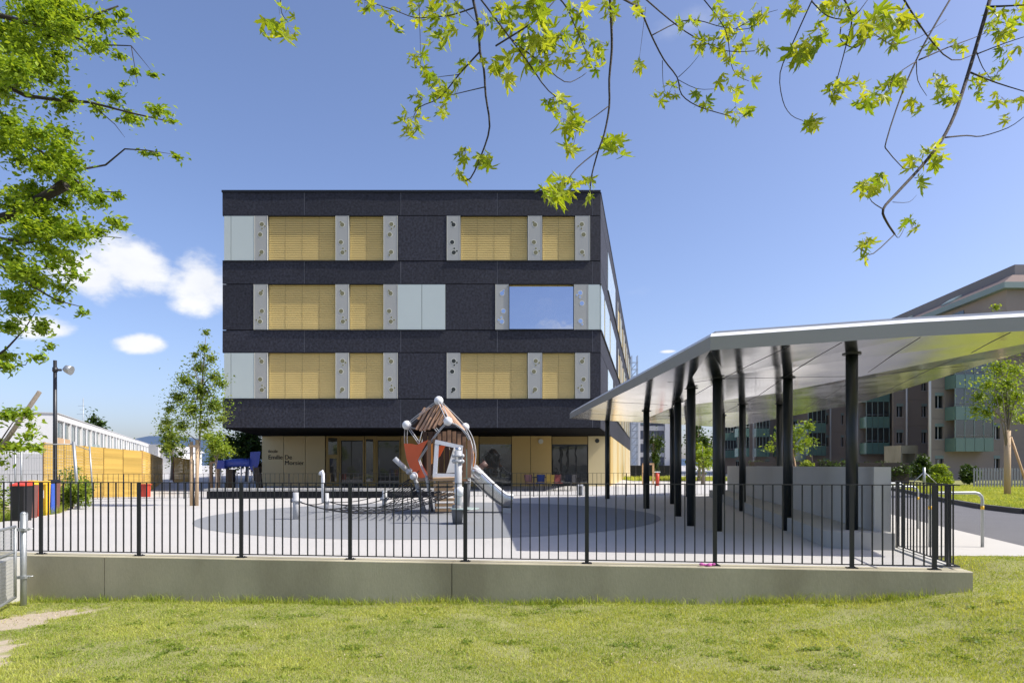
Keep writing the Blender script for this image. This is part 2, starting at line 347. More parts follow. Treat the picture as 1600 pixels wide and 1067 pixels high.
def blades(n, samp, hmin, hmax, wid, name, mat, patch=1.0):
    P0 = np.array(samp); n = len(P0)
    cl = .5+.25*np.sin(P0[:, 0]*2.3+1.7*np.sin(P0[:, 1]*1.9))+.25*np.sin(P0[:, 1]*3.1+2*np.sin(P0[:, 0]*1.3))
    fi = .5+.5*np.sin(P0[:, 0]*11+3*np.sin(P0[:, 1]*7))*np.sin(P0[:, 1]*9+2*np.sin(P0[:, 0]*5))
    h = (hmin+(hmax-hmin)*rng.random(n)**1.6)*(.6+.5*cl+.35*fi)
    an = rng.random(n)*2*np.pi; le = rng.normal(0, .85, n)
    dx, dy = np.cos(an), np.sin(an); w = wid*(.6+.8*rng.random(n))
    ld = rng.random(n)*2*np.pi; lx_, ly_ = np.cos(ld)*le, np.sin(ld)*le
    V = np.zeros((n, 5, 3))
    V[:, 0] = P0-np.stack([dx*w, dy*w, 0*w], 1); V[:, 1] = P0+np.stack([dx*w, dy*w, 0*w], 1)
    mid = P0+np.stack([lx_*h*.35, ly_*h*.35, h*.6], 1)
    V[:, 2] = mid+np.stack([dx*w*.75, dy*w*.75, 0*w], 1); V[:, 3] = mid-np.stack([dx*w*.75, dy*w*.75, 0*w], 1)
    V[:, 4] = P0+np.stack([lx_*h*1.1, ly_*h*1.1, h], 1)
    i = np.arange(n)[:, None]*5
    Fa = np.concatenate([i+np.array([[0, 1, 2]]), i+np.array([[0, 2, 3]]), i+np.array([[3, 2, 4]])])
    t = np.clip(.15+.55*cl*patch+.35*rng.random(n)-.2*fi+.15*rng.normal(0, 1, n), 0, 1)
    dry = rng.random(n) < .05; t[dry] = 1
    return np_mesh(name, V.reshape(-1, 3), Fa, mat, np.repeat(t, 5))
samp = []
N = 235000; ys = 5.6+(10.5-5.6)*rng.random(N*2)**1.0; us = (rng.random(N*2)*2-1)*.80
for y, u in zip(ys, us):
    x = u*y
    if rng.random() > (y/10.5)*.45+.55: continue
    if y > wallY(x)-.02 and x < 5.96: continue
    if y > 10.38: continue
    d = dirt_mask(x, y)
    if d > -.12 and rng.random() < min((d+.12)*6, .985): continue
    # thin worn spots elsewhere
    th = math.sin(x*1.7+2.2*math.sin(y*2.1))*math.sin(y*2.9+1.4*math.sin(x*2.4))
    if th > .62 and rng.random() < .55: continue
    samp.append((x, y, lawn_z(x, y)-.004))
    if len(samp) >= N: break
gr = link('grass', blades(0, samp, .010, .040, .0033, 'grass', l_grass)); tag(gr, 'short sunlit grass in front of the concrete wall', 'grass', kind='stuff')
# taller weeds along the foot of the wall
ws = []
for k in range(9000):
    x = rng.uniform(-7.3, 5.9); c = .5+.5*math.sin(x*3.1)*math.sin(x*1.27+1)
    if rng.random() > c*.9+.1: continue
    y = wallY(x)-.01-abs(rng.normal(0, .07)); ws.append((x, y, lawn_z(x, y)-.01))
o = link('wall_foot_weeds', blades(0, ws, .04, .16, .0035, 'wall_foot_weeds', l_grass, .4)); tag(o, 'taller tufts of grass along the foot of the low wall', 'grass', kind='stuff')

wb = []
for k in range(150):
    y_ = rng.uniform(5.9, 9.6); x_ = y_*rng.uniform(-.78, .78)
    if y_ > wallY(x_)-.1 or dirt_mask(x_, y_) > -.1: continue
    wb.append((Vector((x_, y_, lawn_z(x_, y_)+.014)), (rng.uniform(.06, .22), rng.uniform(.05, .18), .014), rng.uniform(.3, 1)))
WEEDS = wb
# playground surface with its grey disc
pl = [(-7.6, wallY(-7.6)+.28), (5.95, wallY(5.95)+.28), (6.42, 11.4), (5.3, 12.0), (9.3, 30.5), (-12.5, 27.9), (-15.6, 24.6), (-14.7, 23.4), (-12.9, 19.5), (-12.2, 15.6), (-9.6, 11.3)]
sheet('playground', pl, -.004, m_rubber)
sheet('playground_disc', [(-2.1+6.06*math.cos(2*math.pi*k/96), 18.9+6.35*math.sin(2*math.pi*k/96)) for k in range(96)], .001, m_circle)
# right hand path: pale paving, asphalt, kerb, lawn behind
sheet('paving', [(6.2, 10.42), (8.37, 10.3), (10.5, 18.6), (13.5, 31), (9.9, 31)], -.012, m_paving)
sheet('path', [(8.37, 10.3), (30, 9.2), (30, 12), (14.7, 19.6), (16.1, 25), (20.7, 36.3), (28, 60), (20, 60), (13.5, 31), (10.5, 18.6)], -.03, m_asphalt)
kp = [(30, 11.4), (18.5, 16.3), (14.7, 19.6), (15.1, 22), (16.1, 25), (20.7, 36.3), (28, 60)]
kb = MB()
for a, b in zip(kp, kp[1:]): kb.bar((*a, .03), (*b, .03), .14, .18)
o = kb.build('kerb', m_kerb); tag(o, kind='structure')
sheet('verge', [(14.8, 19.66), (18.6, 16.4), (30, 11.5), (60, 30), (60, 60), (28.1, 60), (20.8, 36.3), (16.2, 25), (15.2, 22)], .06, m_soil)
vs = []
while len(vs) < 42000:
    y = 15+30*rng.random()**1.5; x = y*(.52+.26*rng.random())
    kx = np.interp(y, [11.4, 16.3, 19.6, 22, 25, 36.3, 60], [30, 18.5, 14.7, 15.1, 16.1, 20.7, 28])
    if x < kx+.1: continue
    vs.append((x, y, .058))
o = link('verge_grass', blades(0, vs, .05, .12, .010, 'verge_grass', l_grass)); tag(o, 'bright grass verge beyond the asphalt path and dark kerb', 'grass', kind='stuff')
# far hills
hm = MB(); hp = []
for k in range(41):
    x = -9500+k*350; hp.append((x, 8000, 100+230*math.exp(-((x+4230)/900)**2)+90*math.exp(-((x+3300)/500)**2)+25*math.sin(k*1.3)))
hm.add([(p[0], p[1], -2) for p in hp]+hp+[(p[0], p[1]+1500, -2) for p in hp], [(i, i+1, 42+i, 41+i) for i in range(40)]+[(41+i, 42+i, 83+i, 82+i) for i in range(40)])
tag(hm.build('hills', m_hill), kind='structure')

# ------------------------------------------------------------------ low concrete wall under the railing
def along(s): return A+wd*s
Lw = (Bp-A).length
wall = thing('low_wall', (A.x, A.y, -.7), 'long low concrete retaining wall carrying the black railing above the lawn', 'wall')
def xs_of(px):
    k = (px-800)/F          # intersection of view ray with wall front line
    s = (k*A.y-A.x)/(wd.x-k*wd.y); return s
cuts = [-3.2, xs_of(163), xs_of(706), Lw]
for i in range(3):
    a, b = along(cuts[i]+.006), along(cuts[i+1]-.006); ch = .012
    mb = MB(); n3 = Vector((wn2.x, wn2.y, 0)); d3 = Vector((wd.x, wd.y, 0)); L = (b-a).length
    prof = [(0, -1.1), (0, -ch), (ch, 0), (.30, 0), (.30, -1.1)]
    p0 = Vector((a.x, a.y, 0)); vs_ = []
    for t in (0, L):
        for u, z in prof: vs_.append(p0+d3*t+n3*u+Vector((0, 0, z)))
    mb.add(vs_, [(0, 1, 2, 3, 4), (9, 8, 7, 6, 5)]+[(k, k+5, (k+1) % 5+5, (k+1) % 5) for k in range(5)])
    mb.build('wall_section', m_conc, wall)
mb = MB()
for i in (1, 2):
    a, b = along(cuts[i]-.012), along(cuts[i]+.012); q = Vector((wn2.x, wn2.y))*.03
    mb.prism([a+q, b+q, b+q*8, a+q*8], -1.1, -.012)
mb.build('joint_filler', m_hole, wall)
# light return wall seen through the gate, facing the sun
rw = thing('ramp_wall', (-7.9, 9.9, -.7), 'pale sunlit concrete ramp wall seen through the mesh gate', 'wall')
MB().prism([(-7.62, 10.36), (-7.42, 10.36), (-8.3, 8.2), (-8.6, 8.2)], -1.1, lambda p: -.02 if p[1] > 10 else -.42).build('wall_slab', m_conc_l, rw)

# ------------------------------------------------------------------ railings
def railing(name, pts, h, label, posts, bar_w=.016, gap=.125, post_w=.055, base=True, mat=m_steel_blk, zb=.05, rail=.036, barmesh=None):
    t = thing(name, (pts[0][0], pts[0][1], 0), label, 'railing')
    bme = MB().box(-bar_w/2, bar_w/2, -bar_w/2, bar_w/2, zb, h-.01).mesh('baluster', mat)
    for a, b in zip(pts, pts[1:]):
        a3, b3 = Vector((*a, 0)), Vector((*b, 0)); d = b3-a3; L = d.length; d.normalize(); ang = math.atan2(d.y, d.x)
        MB().bar(a3+Vector((0, 0, h-.006)), b3+Vector((0, 0, h-.006)), rail, .012).build('top_rail', mat, t)
        MB().bar(a3+Vector((0, 0, zb)), b3+Vector((0, 0, zb)), rail*.8, .012).build('bottom_rail', mat, t)
        pp = sorted(s for s in posts(L))
        pme = MB().box(-.014, .014, -post_w/2, post_w/2, .0, h-.013).mesh('post', mat) if False else MB().box(-post_w/2, post_w/2, -.012, .012, .0, h-.013).mesh('post', mat)
        pbm = MB().box(-.07, .07, -.045, .045, .0, .012).box(-.05, -.035, -.03, -.015, .012, .024).box(.035, .05, .015, .03, .012, .024).mesh('base_plate', mat)
        for s in pp:
            o = link('post', pme, t, a3+d*s, (0, 0, ang))
            if base:
                q = link('base_plate', pbm, o, a3+d*s); q.location = (0, 0, 0)
        ed = [0]+[s for s in pp if .05 < s < L-.05]+[L]
        for s0, s1 in zip(ed, ed[1:]):
            n = max(1, round((s1-s0)/gap))
            for k in range(1, n): link('baluster', bme, t, a3+d*(s0+(s1-s0)*k/n), (0, 0, ang))
    return t
off = Vector((wn2.x, wn2.y))*.13
ra, rb = along(-2.6)+off, along(Lw-.1)+off
def near_posts(L):
    res = []
    for px in (64, 217, 377, 547, 727, 917, 1117, 1331, 1460):
        k = (px-800)/F; s = (k*ra.y-ra.x)/(wd.x-k*wd.y); res.append(s)
    return res
railing('railing', [tuple(ra), tuple(rb)], 1.11, 'near black steel railing of upright bars on top of the low wall', near_posts, gap=.128)
railing('railing', [tuple(rb+Vector((.0, .05))), (6.33, 11.25)], 1.11, 'short black return railing between the wall corner and the concrete seat wall', lambda L: [.25, L-.03], gap=.135, post_w=.07)
# kerb strip under the return railing
k_ = MB(); k_.prism([(5.72, 9.06), (5.93, 9.03), (6.46, 11.3), (6.24, 11.33)], -.3, .02); tag(k_.build('railing_kerb', m_conc_l), kind='structure')
railing('railing', [(-19.5, 25.6), (-13.4, 27.9), (3, 30.2), (9.3, 30.9), (15, 31.6)], 1.03, 'far black railing along the back of the play area in front of the school', lambda L: [L*i/max(1, round(L/2.2)) for i in range(round(L/2.2))], bar_w=.014, gap=.185, post_w=.04, base=False)

# small pink cloth left on the wall
pc = MB()
for k in range(9):
    a = k*.7; pc.ball((0+.035*math.cos(a)*(k % 3)*.8, .02*math.sin(a)*(k % 2), .012+.008*(k % 3)), .016+.006*(k % 2), 7, 5)
s_ = along(xs_of(1108)) + Vector((wn2.x, wn2.y))*.08
o = link('crumpled_cloth', pc.mesh('crumpled_cloth', m_pink), None, (s_.x, s_.y, .0)); o.scale = (1.7, 1, 1); tag(o, 'small crumpled pink cloth lying on the wall edge below the railing', 'cloth')

# ------------------------------------------------------------------ mesh gate, bottom left
gt = thing('mesh_gate', (-7.2, 10.05, -.7), 'galvanised mesh gate standing open at the left end of the wall', 'gate')
MB().tube([(-7.19, 10.05, -.9), (-7.19, 10.05, .64)], .042, 12).build('gate_post', m_galv, gt)
MB().ball((-7.19, 10.05, .64), .043).build('post_cap', m_galv, gt)
g0, g1 = Vector((-7.24, 9.95, 0)), Vector((-6.55, 8.1, 0))
fr = [g0+Vector((0, 0, .47)), g1+Vector((0, 0, .47)), g1+Vector((0, 0, -.60)), g0+Vector((0, 0, -.56))]
for i in range(4): MB().tube([fr[i], fr[(i+1) % 4]], .021, 8).build('frame_tube', m_galv, gt)
MB().tube([g0+Vector((0, 0, .10)), g1+Vector((0, 0, .10))], .012, 6).build('middle_rail', m_galv, gt)
wm = MB(); gd = g1-g0; gl = gd.length
for k in range(1, int(gl/.05)): wm.bar(g0+gd*(k*.05/gl)+Vector((0, 0, .46)), g0+gd*(k*.05/gl)+Vector((0, 0, -.57)), .0035, .0035)
for k in range(1, 21): wm.bar(g0+Vector((0, 0, .47-k*.05)), g1+Vector((0, 0, .47-k*.05)), .0035, .0035)
tag(wm.build('wire_mesh', m_galv, gt), kind='stuff')
for z in (.42, -.28):
    MB().tube([(-7.19, 10.05, z), (-7.06, 10.07, z+.01)], .010, 6).build('hinge_pin', m_galv, gt)
    MB().box(-7.255, -7.13, 9.99, 10.1, z-.02, z+.02).build('hinge_band', m_galv, gt)

# ------------------------------------------------------------------ canopy with polished soffit
cn = thing('canopy', (5, 15, 0), 'large folded canopy with mirror-like metal soffit on dark steel columns', 'canopy')
SV = [Vector(v) for v in [(3.05, 10.5, 3.13), (2.3, 27.2, 3.22), (11.2, 35, 3.30), (11.38, 22.4, 3.40), (10.15, 15.9, 3.45), (9.5, 12.9, 3.45), (8.55, 9.75, 3.34),
      (4.4, 14.0, 3.20), (4.7, 20, 3.06), (5.0, 27, 3.08), (6.6, 17.0, 3.16), (8.4, 24, 3.30), (6.0, 10.12, 3.27)]]
ST = [(0, 7, 8), (0, 8, 1), (1, 8, 9), (1, 9, 2), (0, 12, 7), (12, 6, 7), (7, 6, 10), (6, 5, 10), (5, 4, 10), (4, 3, 10), (7, 10, 8), (8, 10, 11), (10, 3, 11), (8, 11, 9), (9, 11, 2), (11, 3, 2)]
for t in ST: MB().add([SV[i] for i in t], [(0, 1, 2)]).build('soffit_panel', m_soffit, cn)
def soffit_z(x, y):
    for t in ST:
        a, b, c = [SV[i] for i in t]; d = (b.y-c.y)*(a.x-c.x)+(c.x-b.x)*(a.y-c.y)
        if abs(d) < 1e-9: continue
        u = ((b.y-c.y)*(x-c.x)+(c.x-b.x)*(y-c.y))/d; v = ((c.y-a.y)*(x-c.x)+(a.x-c.x)*(y-c.y))/d
        if u >= -1e-6 and v >= -1e-6 and u+v <= 1.000001: return a.z*u+b.z*v+c.z*(1-u-v)
    return 3.2
rim = [0, 12, 6, 5, 4, 3, 2, 1]; cen = Vector((6.5, 19, 0)); nr = len(rim)
def inset(v, d, dz):
    h = (cen-Vector((v.x, v.y, 0))); h.normalize(); return v+h*d+Vector((0, 0, dz))
r0 = [SV[i] for i in rim]; FH = .21
r1 = [v+Vector((0, 0, FH)) for v in r0]; r2 = [inset(v, .16, FH+.075) for v in r0]; r3 = [inset(v, .75, FH+.085) for v in r0]; r4 = [inset(v, .77, FH+.22) for v in r0]
for k in range(nr):
    j = (k+1) % nr
    MB().add([r0[k], r0[j], r1[j], r1[k]], [(0, 1, 2, 3)]).build('fascia', m_fascia, cn)
    MB().add([r1[k], r1[j], r2[j], r2[k]], [(0, 1, 2, 3)]).build('fascia_edge', m_lit_edge, cn)
    MB().add([r2[k], r2[j], r3[j], r3[k]], [(0, 1, 2, 3)]).build('roof_border', m_roof, cn)
    MB().add([r3[k], r3[j], r4[j], r4[k]], [(0, 1, 2, 3)]).build('roof_upstand', m_roof, cn)
mb = MB(); mb.add(r4+[Vector((6, 19, 3.52))], [(k, (k+1) % nr, nr) for k in range(nr)]); mb.build('roof_deck', m_roof, cn)
def soff_line(a, b, w=.014):
    mb = MB(); n = 14
    for k in range(n):
        p, q = [Vector((a[0]+(b[0]-a[0])*t, a[1]+(b[1]-a[1])*t, 0)) for t in (k/n, (k+1)/n)]
        p.z = soffit_z(p.x, p.y)-.002; q.z = soffit_z(q.x, q.y)-.002; mb.bar(p, q, w, .003)
    mb.build('soffit_joint', m_dark_edge, cn)
for a, b in [((4.25, 10.45), (5.2, 29.5)), ((5.0, 10.35), (8.6, 30)), ((6.1, 10.2), (10.6, 25)), ((7.3, 10.0), (11.2, 21.5)), ((2.85, 14.5), (9.5, 14.2)), ((2.65, 19.5), (10.7, 19)), ((2.5, 24), (11.2, 24.5))]: soff_line(a, b)
for px, by, zb in [(949, 779, 0), (1010, 794, 0), (1051, 787, 0), (1059, 806, 0), (1080, 821, 0), (1121, 829, 0), (1075, 776, 0), (1160, 798, 0), (1129, 783, 0), (1218, 796, 0), (1231, 828, 0), (1331, 833, .27)]:
    p = G(px, by, zb)
    if zb: p = Vector((X(px, 11.6), 11.6, .27))
    zt = soffit_z(p.x, p.y)+.01
    c = MB().tube([(p.x, p.y, zb-.02), (p.x, p.y, zt)], .098, 20).build('column', m_col, cn)
    MB().tube([(p.x, p.y, zt-.03), (p.x, p.y, zt-.012)], .15, 20).build('collar', m_col, c)

# ------------------------------------------------------------------ concrete seat wall under the canopy
sw = thing('seat_wall', (6.5, 12, 0), 'tall pale concrete wall with a low seat ledge under the canopy', 'wall')
n0, n1 = Vector((6.02, 11.35)), Vector((9.55, 30.3)); dv = (n1-n0).normalized(); nv = Vector((dv.y, -dv.x))
cutsw = [0, .30, .62, 1.0]
for i in range(3):
    a, b = n0+(n1-n0)*cutsw[i]+dv*.005, n0+(n1-n0)*cutsw[i+1]-dv*.005
    MB().prism([a, b, b+nv*.26, a+nv*.26], -.1, 1.335).build('wall_slab', m_conc_l, sw)
led = []
lw = .78
for k in range(9):
    an = math.pi/2*k/8; c = n0+dv*.10-nv*.02
    led.append(c-dv*(.45*math.cos(an))*1-nv*(lw-.45+.45*math.sin(an)) if k else c-dv*.45-nv*(lw-.45))
led = [n0-dv*.35+nv*.20]+led+[n1-nv*lw, n1-nv*.004, n0-nv*.004, n0-dv*.004-nv*.0+nv*.2]
MB().prism(led, -.1, .27).build('seat_ledge', M('concrete_ledge', (.42, .41, .37), .85, .1, 1), sw)

# ------------------------------------------------------------------ bicycle racks
def rack(x0, x1, y, label):
    t = thing('bicycle_rack', (x0, y, 0), label, 'bicycle rack', 'bicycle racks by the path')
    pts = [Vector((x0, y, -.05)), Vector((x0, y, .78))]+[Vector((x0+.12-.12*math.cos(a), y, .78+.12*math.sin(a))) for a in (R(30), R(60), R(90))]
    pts += [Vector((x1-.12+.12*math.sin(a), y, .78+.12*math.cos(a))) for a in (0, R(30), R(60), R(90))]+[Vector((x1, y, -.05))]
    MB().tube(pts, .025, 12).build('hoop', m_galv, t)
    for x in (x0, x1): MB().tube([(x, y, .62), (x, y, .68)], .0265, 12).build('yellow_band', m_biny, t)
rack(X(1453, 11.5), X(1535, 11.5), 11.5, 'nearest steel bicycle hoop with yellow bands on the pale paving')
rack(X(1376, 14.8), X(1434, 14.8), 14.8, 'middle steel bicycle hoop with yellow bands behind the return railing')
rack(X(1352, 17.6), X(1412, 17.6), 17.6, 'farthest steel bicycle hoop half hidden behind the seat wall')

# ------------------------------------------------------------------ school building
YF = 36.9
sb = thing('school_building', (-5, 40, -.2), 'dark four-storey school with gold blinds and a recessed gold ground floor', 'building')
def ux(px): return X(px, YF)
def uz(py): return Z(py, YF)
SDX = .2015                                     # right side wall runs back at this slope
def side_pt(Y): return Vector((ux(938)+SDX*(Y-YF), Y))
# core volume (just behind the cladding)
x0c, x1c = ux(347)+.12, ux(938)-.14
core = [(x0c, YF+.24), (x1c, YF+.24), (side_pt(94.6).x-.2, 94.6), (ux(347)-10, 94.6)]
MB().prism(core, uz(668)+.02, uz(299)).build('core', m_dark_edge, sb)
def wavy(x0, x1, z0, z1, y, th, amp, ph):
    n = 14; mb = MB(); top = []; bot = []
    for k in range(n+1):
        t = k/n; x = x0+(x1-x0)*t
        bow = amp*(math.sin(math.pi*t*1.0+ph)**2-.5)
        top.append(Vector((x, y+bow*.9, z1))); bot.append(Vector((x, y-bow*.25, z0)))
    V_ = bot+top+[v+Vector((0, th, 0)) for v in bot]+[v+Vector((0, th, 0)) for v in top]; N_ = n+1
    fs = [(k, k+1, N_+k+1, N_+k) for k in range(n)]+[(N_+k, N_+k+1, 3*N_+k+1, 3*N_+k) for k in range(n)]+[(2*N_+k+1, 2*N_+k, k, k+1) for k in range(n)]
    fs += [(0, N_, 3*N_, 2*N_), (n, 2*N_+n, 3*N_+n, N_+n)]
    mb.add(V_, fs); mb.smooth = False; return mb
bands = [(300.5, 336), (408, 443), (516, 550), (623.5, 668)]
bj = [347, 475, 626, 777, 926, 938]
for bi, (y0, y1) in enumerate(bands):
    for q in bj[1:-1]: MB().box(ux(q)-.013, ux(q)+.013, YF+.058, YF+.10, uz(y1), uz(y0)).build('panel_joint', m_joint, sb)
    for i in range(5):
        wavy(ux(bj[i]+(.35 if i else 0)), ux(bj[i+1]-(.35 if i < 4 else 0)), uz(y1), uz(y0), YF+.052, .10, .022 if i < 4 else 0, bi*.7+i*1.9).build('facade_panel', m_dark, sb)
MB().box(ux(346), ux(938.6), YF+.0, YF+.3, uz(300.3), uz(297)).build('roof_coping', m_dark_edge, sb)
rows = [(337, 407), (444, 515), (551, 622.5)]
pat = [[(.56, .19, 1), (.80, .235, 0), (.58, .285, 0), (.44, .42, 1), (.54, .81, 1), (.42, .88, 0)],
       [(.5, .20, 1), (.62, .14, 0), (.60, .59, 1), (.44, .73, 0), (.24, .785, 0), (.48, .82, 1)],
       [(.5, .20, 1), (.38, .14, 0), (.42, .59, 1), (.56, .73, 0), (.80, .785, 0), (.55, .82, 1)]]
def perf(x0, x1, y0, y1, pi, flipx, flipy, hole):
    w, h = x1-x0, y1-y0
    o = MB().box(ux(x0)+.012, ux(x1)-.012, YF+.030, YF+.13, uz(y1), uz(y0)).build('ventilation_panel', m_perf, sb)
    fr_ = MB()
    for a, b in ((x0, x0+.7), (x1-.7, x1)): fr_.box(ux(a)+.003, ux(b)-.003, YF+.020, YF+.12, uz(y1)+.004, uz(y0)-.004)
    fr_.build('edge_strip', m_ring, o)
    rg, hl = MB(), MB()
    for u, v, big in pat[pi]:
        if flipx: u = 1-u
        if flipy: v = 1-v
        c = (ux(x0+u*w), uz(y0+v*h)); r = .115 if big else .052
        for mbx, rr, dd in ((rg, r*1.28, .016), (hl, r, .020)):
            pts = [(c[0]+rr*math.cos(2*math.pi*k/14), YF+.029, c[1]+rr*math.sin(2*math.pi*k/14)) for k in range(14)]
            mbx.plate(pts, (0, -dd+.012, 0))
    tag(rg.build('porthole_rings', m_ring, o), kind='stuff'); tag(hl.build('portholes', hole, o), kind='stuff')
def blind(x0, x1, y0, y1, part=1.0):
    mb = MB(); zt, zb = uz(y0), uz(y1); n = 25; pitch = (zt-zb)/n
    for k in range(int(n*part)):
        z = zt-(k+.5)*pitch; xa, xb = ux(x0)+.03, ux(x1)-.03
        # closed, gently tilted slats, a touch more open towards the bottom
        dl = .046-.020*min(1, max(0, (k-11)/11)); yb = YF+.150; dz = pitch*.53
        mb.add([(xa, yb, z-dz), (xb, yb, z-dz), (xb, yb+dl*.30, z), (xa, yb+dl*.30, z), (xb, yb+dl, z+dz), (xa, yb+dl, z+dz)], [(0, 1, 2, 3), (3, 2, 4, 5)])
    o = mb.build('blind', m_blind, sb); tag(o, kind='stuff')
    MB().box(ux(x0), ux(x1), YF+.195, YF+.21, zb, zt).build('window_pane', m_glass, sb)
    rr = MB(); w = ux(x1)-ux(x0); nn = max(2, round(w/1.0))
    for k in range(1, nn): rr.box(ux(x0)+w*k/nn-.006, ux(x0)+w*k/nn+.006, YF+.144, YF+.148, zb+.02, zt-.02)
    rr.build('blind_cords', m_gold_d, o)
def wglass(x0, x1, y0, y1): MB().box(ux(x0)+.012, ux(x1)-.012, YF+.030, YF+.12, uz(y1)+.01, uz(y0)-.01).build('enamel_panel', m_wglass, sb)
def dpan(x0, x1, y0, y1): MB().box(ux(x0)+.008, ux(x1)-.008, YF+.045, YF+.14, uz(y1)+.008, uz(y0)-.008).build('facade_panel', m_dark, sb)
def frame(x0, x1, y0, y1):
    MB().box(ux(x0), ux(x1), YF-.004, YF+.19, uz(y1)-.03, uz(y1)).build('window_sill', m_dark_edge, sb)
    MB().box(ux(x0), ux(x1), YF+.025, YF+.19, uz(y0), uz(y0)+.025).build('window_head', m_dark_edge, sb)
for r, (y0, y1) in enumerate(rows):
    if r != 1:
        frame(347.5, 621, y0, y1); frame(698, 922, y0, y1)
        wglass(349.5, 360.5, y0, y1); wglass(360.5, 397, y0, y1)
        lay = [(397, 418, 0, m_holey), (524, 545, 1, m_holey), (599, 621, 0, m_holey), (698, 719, 1, m_hole), (825, 847, 2, m_holey), (899, 922, 0, m_holey)]
        bl = [(418, 524), (545, 599), (719, 825), (847, 899)]
        dpan(621, 698, y0, y1); dpan(922, 938, y0, y1)
    else:
        frame(396, 696, y0, y1); frame(774, 940, y0, y1)
        wglass(621, 659, y0, y1); wglass(659, 696, y0, y1); wglass(919, 937.5, y0, y1)
        lay = [(396, 418, 2, m_holey), (524, 545, 2, m_holey), (599, 621, 1, m_holey), (774, 795, 1, m_glass_sky), (897, 919, 0, m_glass_sky)]
        bl = [(418, 524), (545, 599)]
        dpan(347, 396, y0, y1); dpan(696, 774, y0, y1)
        MB().box(ux(795), ux(897), YF+.06, YF+.08, uz(y1), uz(y0+3.5)).build('window_pane', m_glass_sky, sb)
        blind(795, 897, y0, y1, .06)
        fr_ = MB(); fr_.box(ux(795), ux(796), YF-.01, YF+.1, uz(y1), uz(y0)).box(ux(896), ux(897), YF-.01, YF+.1, uz(y1), uz(y0)).box(ux(796), ux(896), YF-.01, YF+.1, uz(y1), uz(y1-1)); fr_.build('window_frame', m_dark_edge, sb)
    for i, (a, b, p_, hm_) in enumerate(lay): perf(a, b, y0, y1, p_, (i+r) % 2 == 1, r == 2, hm_)
    for a, b in bl: blind(a, b, y0, y1)
# right side wall
sn = Vector((1, -SDX, 0)).normalized(); sdv = Vector((SDX, 1, 0)).normalized()
def sidebox(name, Y0, Y1, z0, z1, o0, o1, m):
    a, b = side_pt(Y0), side_pt(Y1); a3, b3 = Vector((a.x, a.y, 0)), Vector((b.x, b.y, 0))
    pts = [a3+sn*o0, b3+sn*o0, b3+sn*o1, a3+sn*o1]
    return MB().prism([(p.x, p.y) for p in pts], z0, z1).build(name, m, sb)
YB = 94.8; sj = [YF+.16, 45, 53.5, 62, 70.5, 79, 87, YB]
for y0, y1 in bands:
    for a, b in zip(sj, sj[1:]): sidebox('facade_panel', a+.015, b-.015, uz(y1), uz(y0), -.10, .0, m_dark)
sidebox('roof_coping', YF+.33, YB, uz(300.3), uz(297), -.3, .03, m_dark_edge)
def siderow(y0, y1, seq):
    for a, b, k in seq:
        m = {'d': m_dark, 'w': m_wglass, 'g': m_blind, 'p': m_perf}[k]; nm = {'d': 'facade_panel', 'w': 'enamel_panel', 'g': 'blind', 'p': 'ventilation_panel'}[k]
        sidebox(nm, a+.015, b-.015, uz(y1)+.01, uz(y0)-.01, -.10, {'d': 0, 'w': .035, 'g': -.06, 'p': .05}[k], m)
    a, b = min(s[0] for s in seq if s[2] != 'd'), max(s[1] for s in seq if s[2] != 'd')
    sidebox('window_sill', a, b, uz(y1)-.03, uz(y1), -.10, .08, m_dark_edge)
rep = lambda s, e: [q for Y_ in np.arange(s, e, 7.6) for q in ((Y_, Y_+.8, 'p'), (Y_+.8, Y_+4.2, 'g'), (Y_+4.2, Y_+5.0, 'p'), (Y_+5.0, Y_+6.6, 'g'), (Y_+6.6, Y_+7.6, 'p' if int(Y_) % 2 else 'w'))]
siderow(*rows[0], [(YF+.16, 43.2, 'd'), (43.2, 47.4, 'w'), (47.4, 52.5, 'w'), (52.5, 56, 'd')]+rep(56, 90)+[(94, YB, 'd')])
siderow(*rows[1], [(YF+.16, 39.6, 'w'), (39.6, 40.4, 'g'), (40.4, 45, 'w'), (45, 46, 'g'), (46, 53.5, 'w'), (53.5, 57, 'd')]+rep(57, 90)+[(94.9, YB+.2, 'd')])
siderow(*rows[2], [(YF+.16, 43.2, 'd'), (43.2, 49.0, 'w'), (49.0, 52, 'd')]+rep(52, 88)+[(90.1, YB, 'd')])
# soffit of the overhang and recessed ground floor
YG = 47.0
MB().prism([(ux(347)+.05, YF+.05), (ux(938)-.04, YF+.05), (side_pt(94).x-.1, 94), (ux(347)-9.5, 94)], uz(668)-.03, uz(668)+.0).build('overhang_soffit', M('matt_black_soffit', (.006, .006, .007), .95, .1, 1, spec=.05), sb)
def gx(px): return X(px, YG)
zt = uz(668)-.03; zb = -.2
def gp(name, a, b, m, z0=zb, z1=zt, y=YG, th=.15, g=.03): return MB().box(gx(a)+g/2, gx(b)-g/2, y, y+th, z0, z1).build(name, m, sb)
for a, b in ((409, 443), (443, 477), (477, 508)): gp('gold_panel', a, b, m_gold_l)
gp('plinth_backing', 409, 952, m_dark_edge, y=YG+.2, g=0)
door = gp('door', 509, 530, m_gold_d)
MB().box(gx(513), gx(527), YG-.02, YG+.05, Z(710, YG), Z(684, YG)).build('pane', m_glass, door)
MB().box(gx(515), gx(526), YG-.02, YG+.05, Z(752, YG), Z(716, YG)).build('pane', m_glass, door)
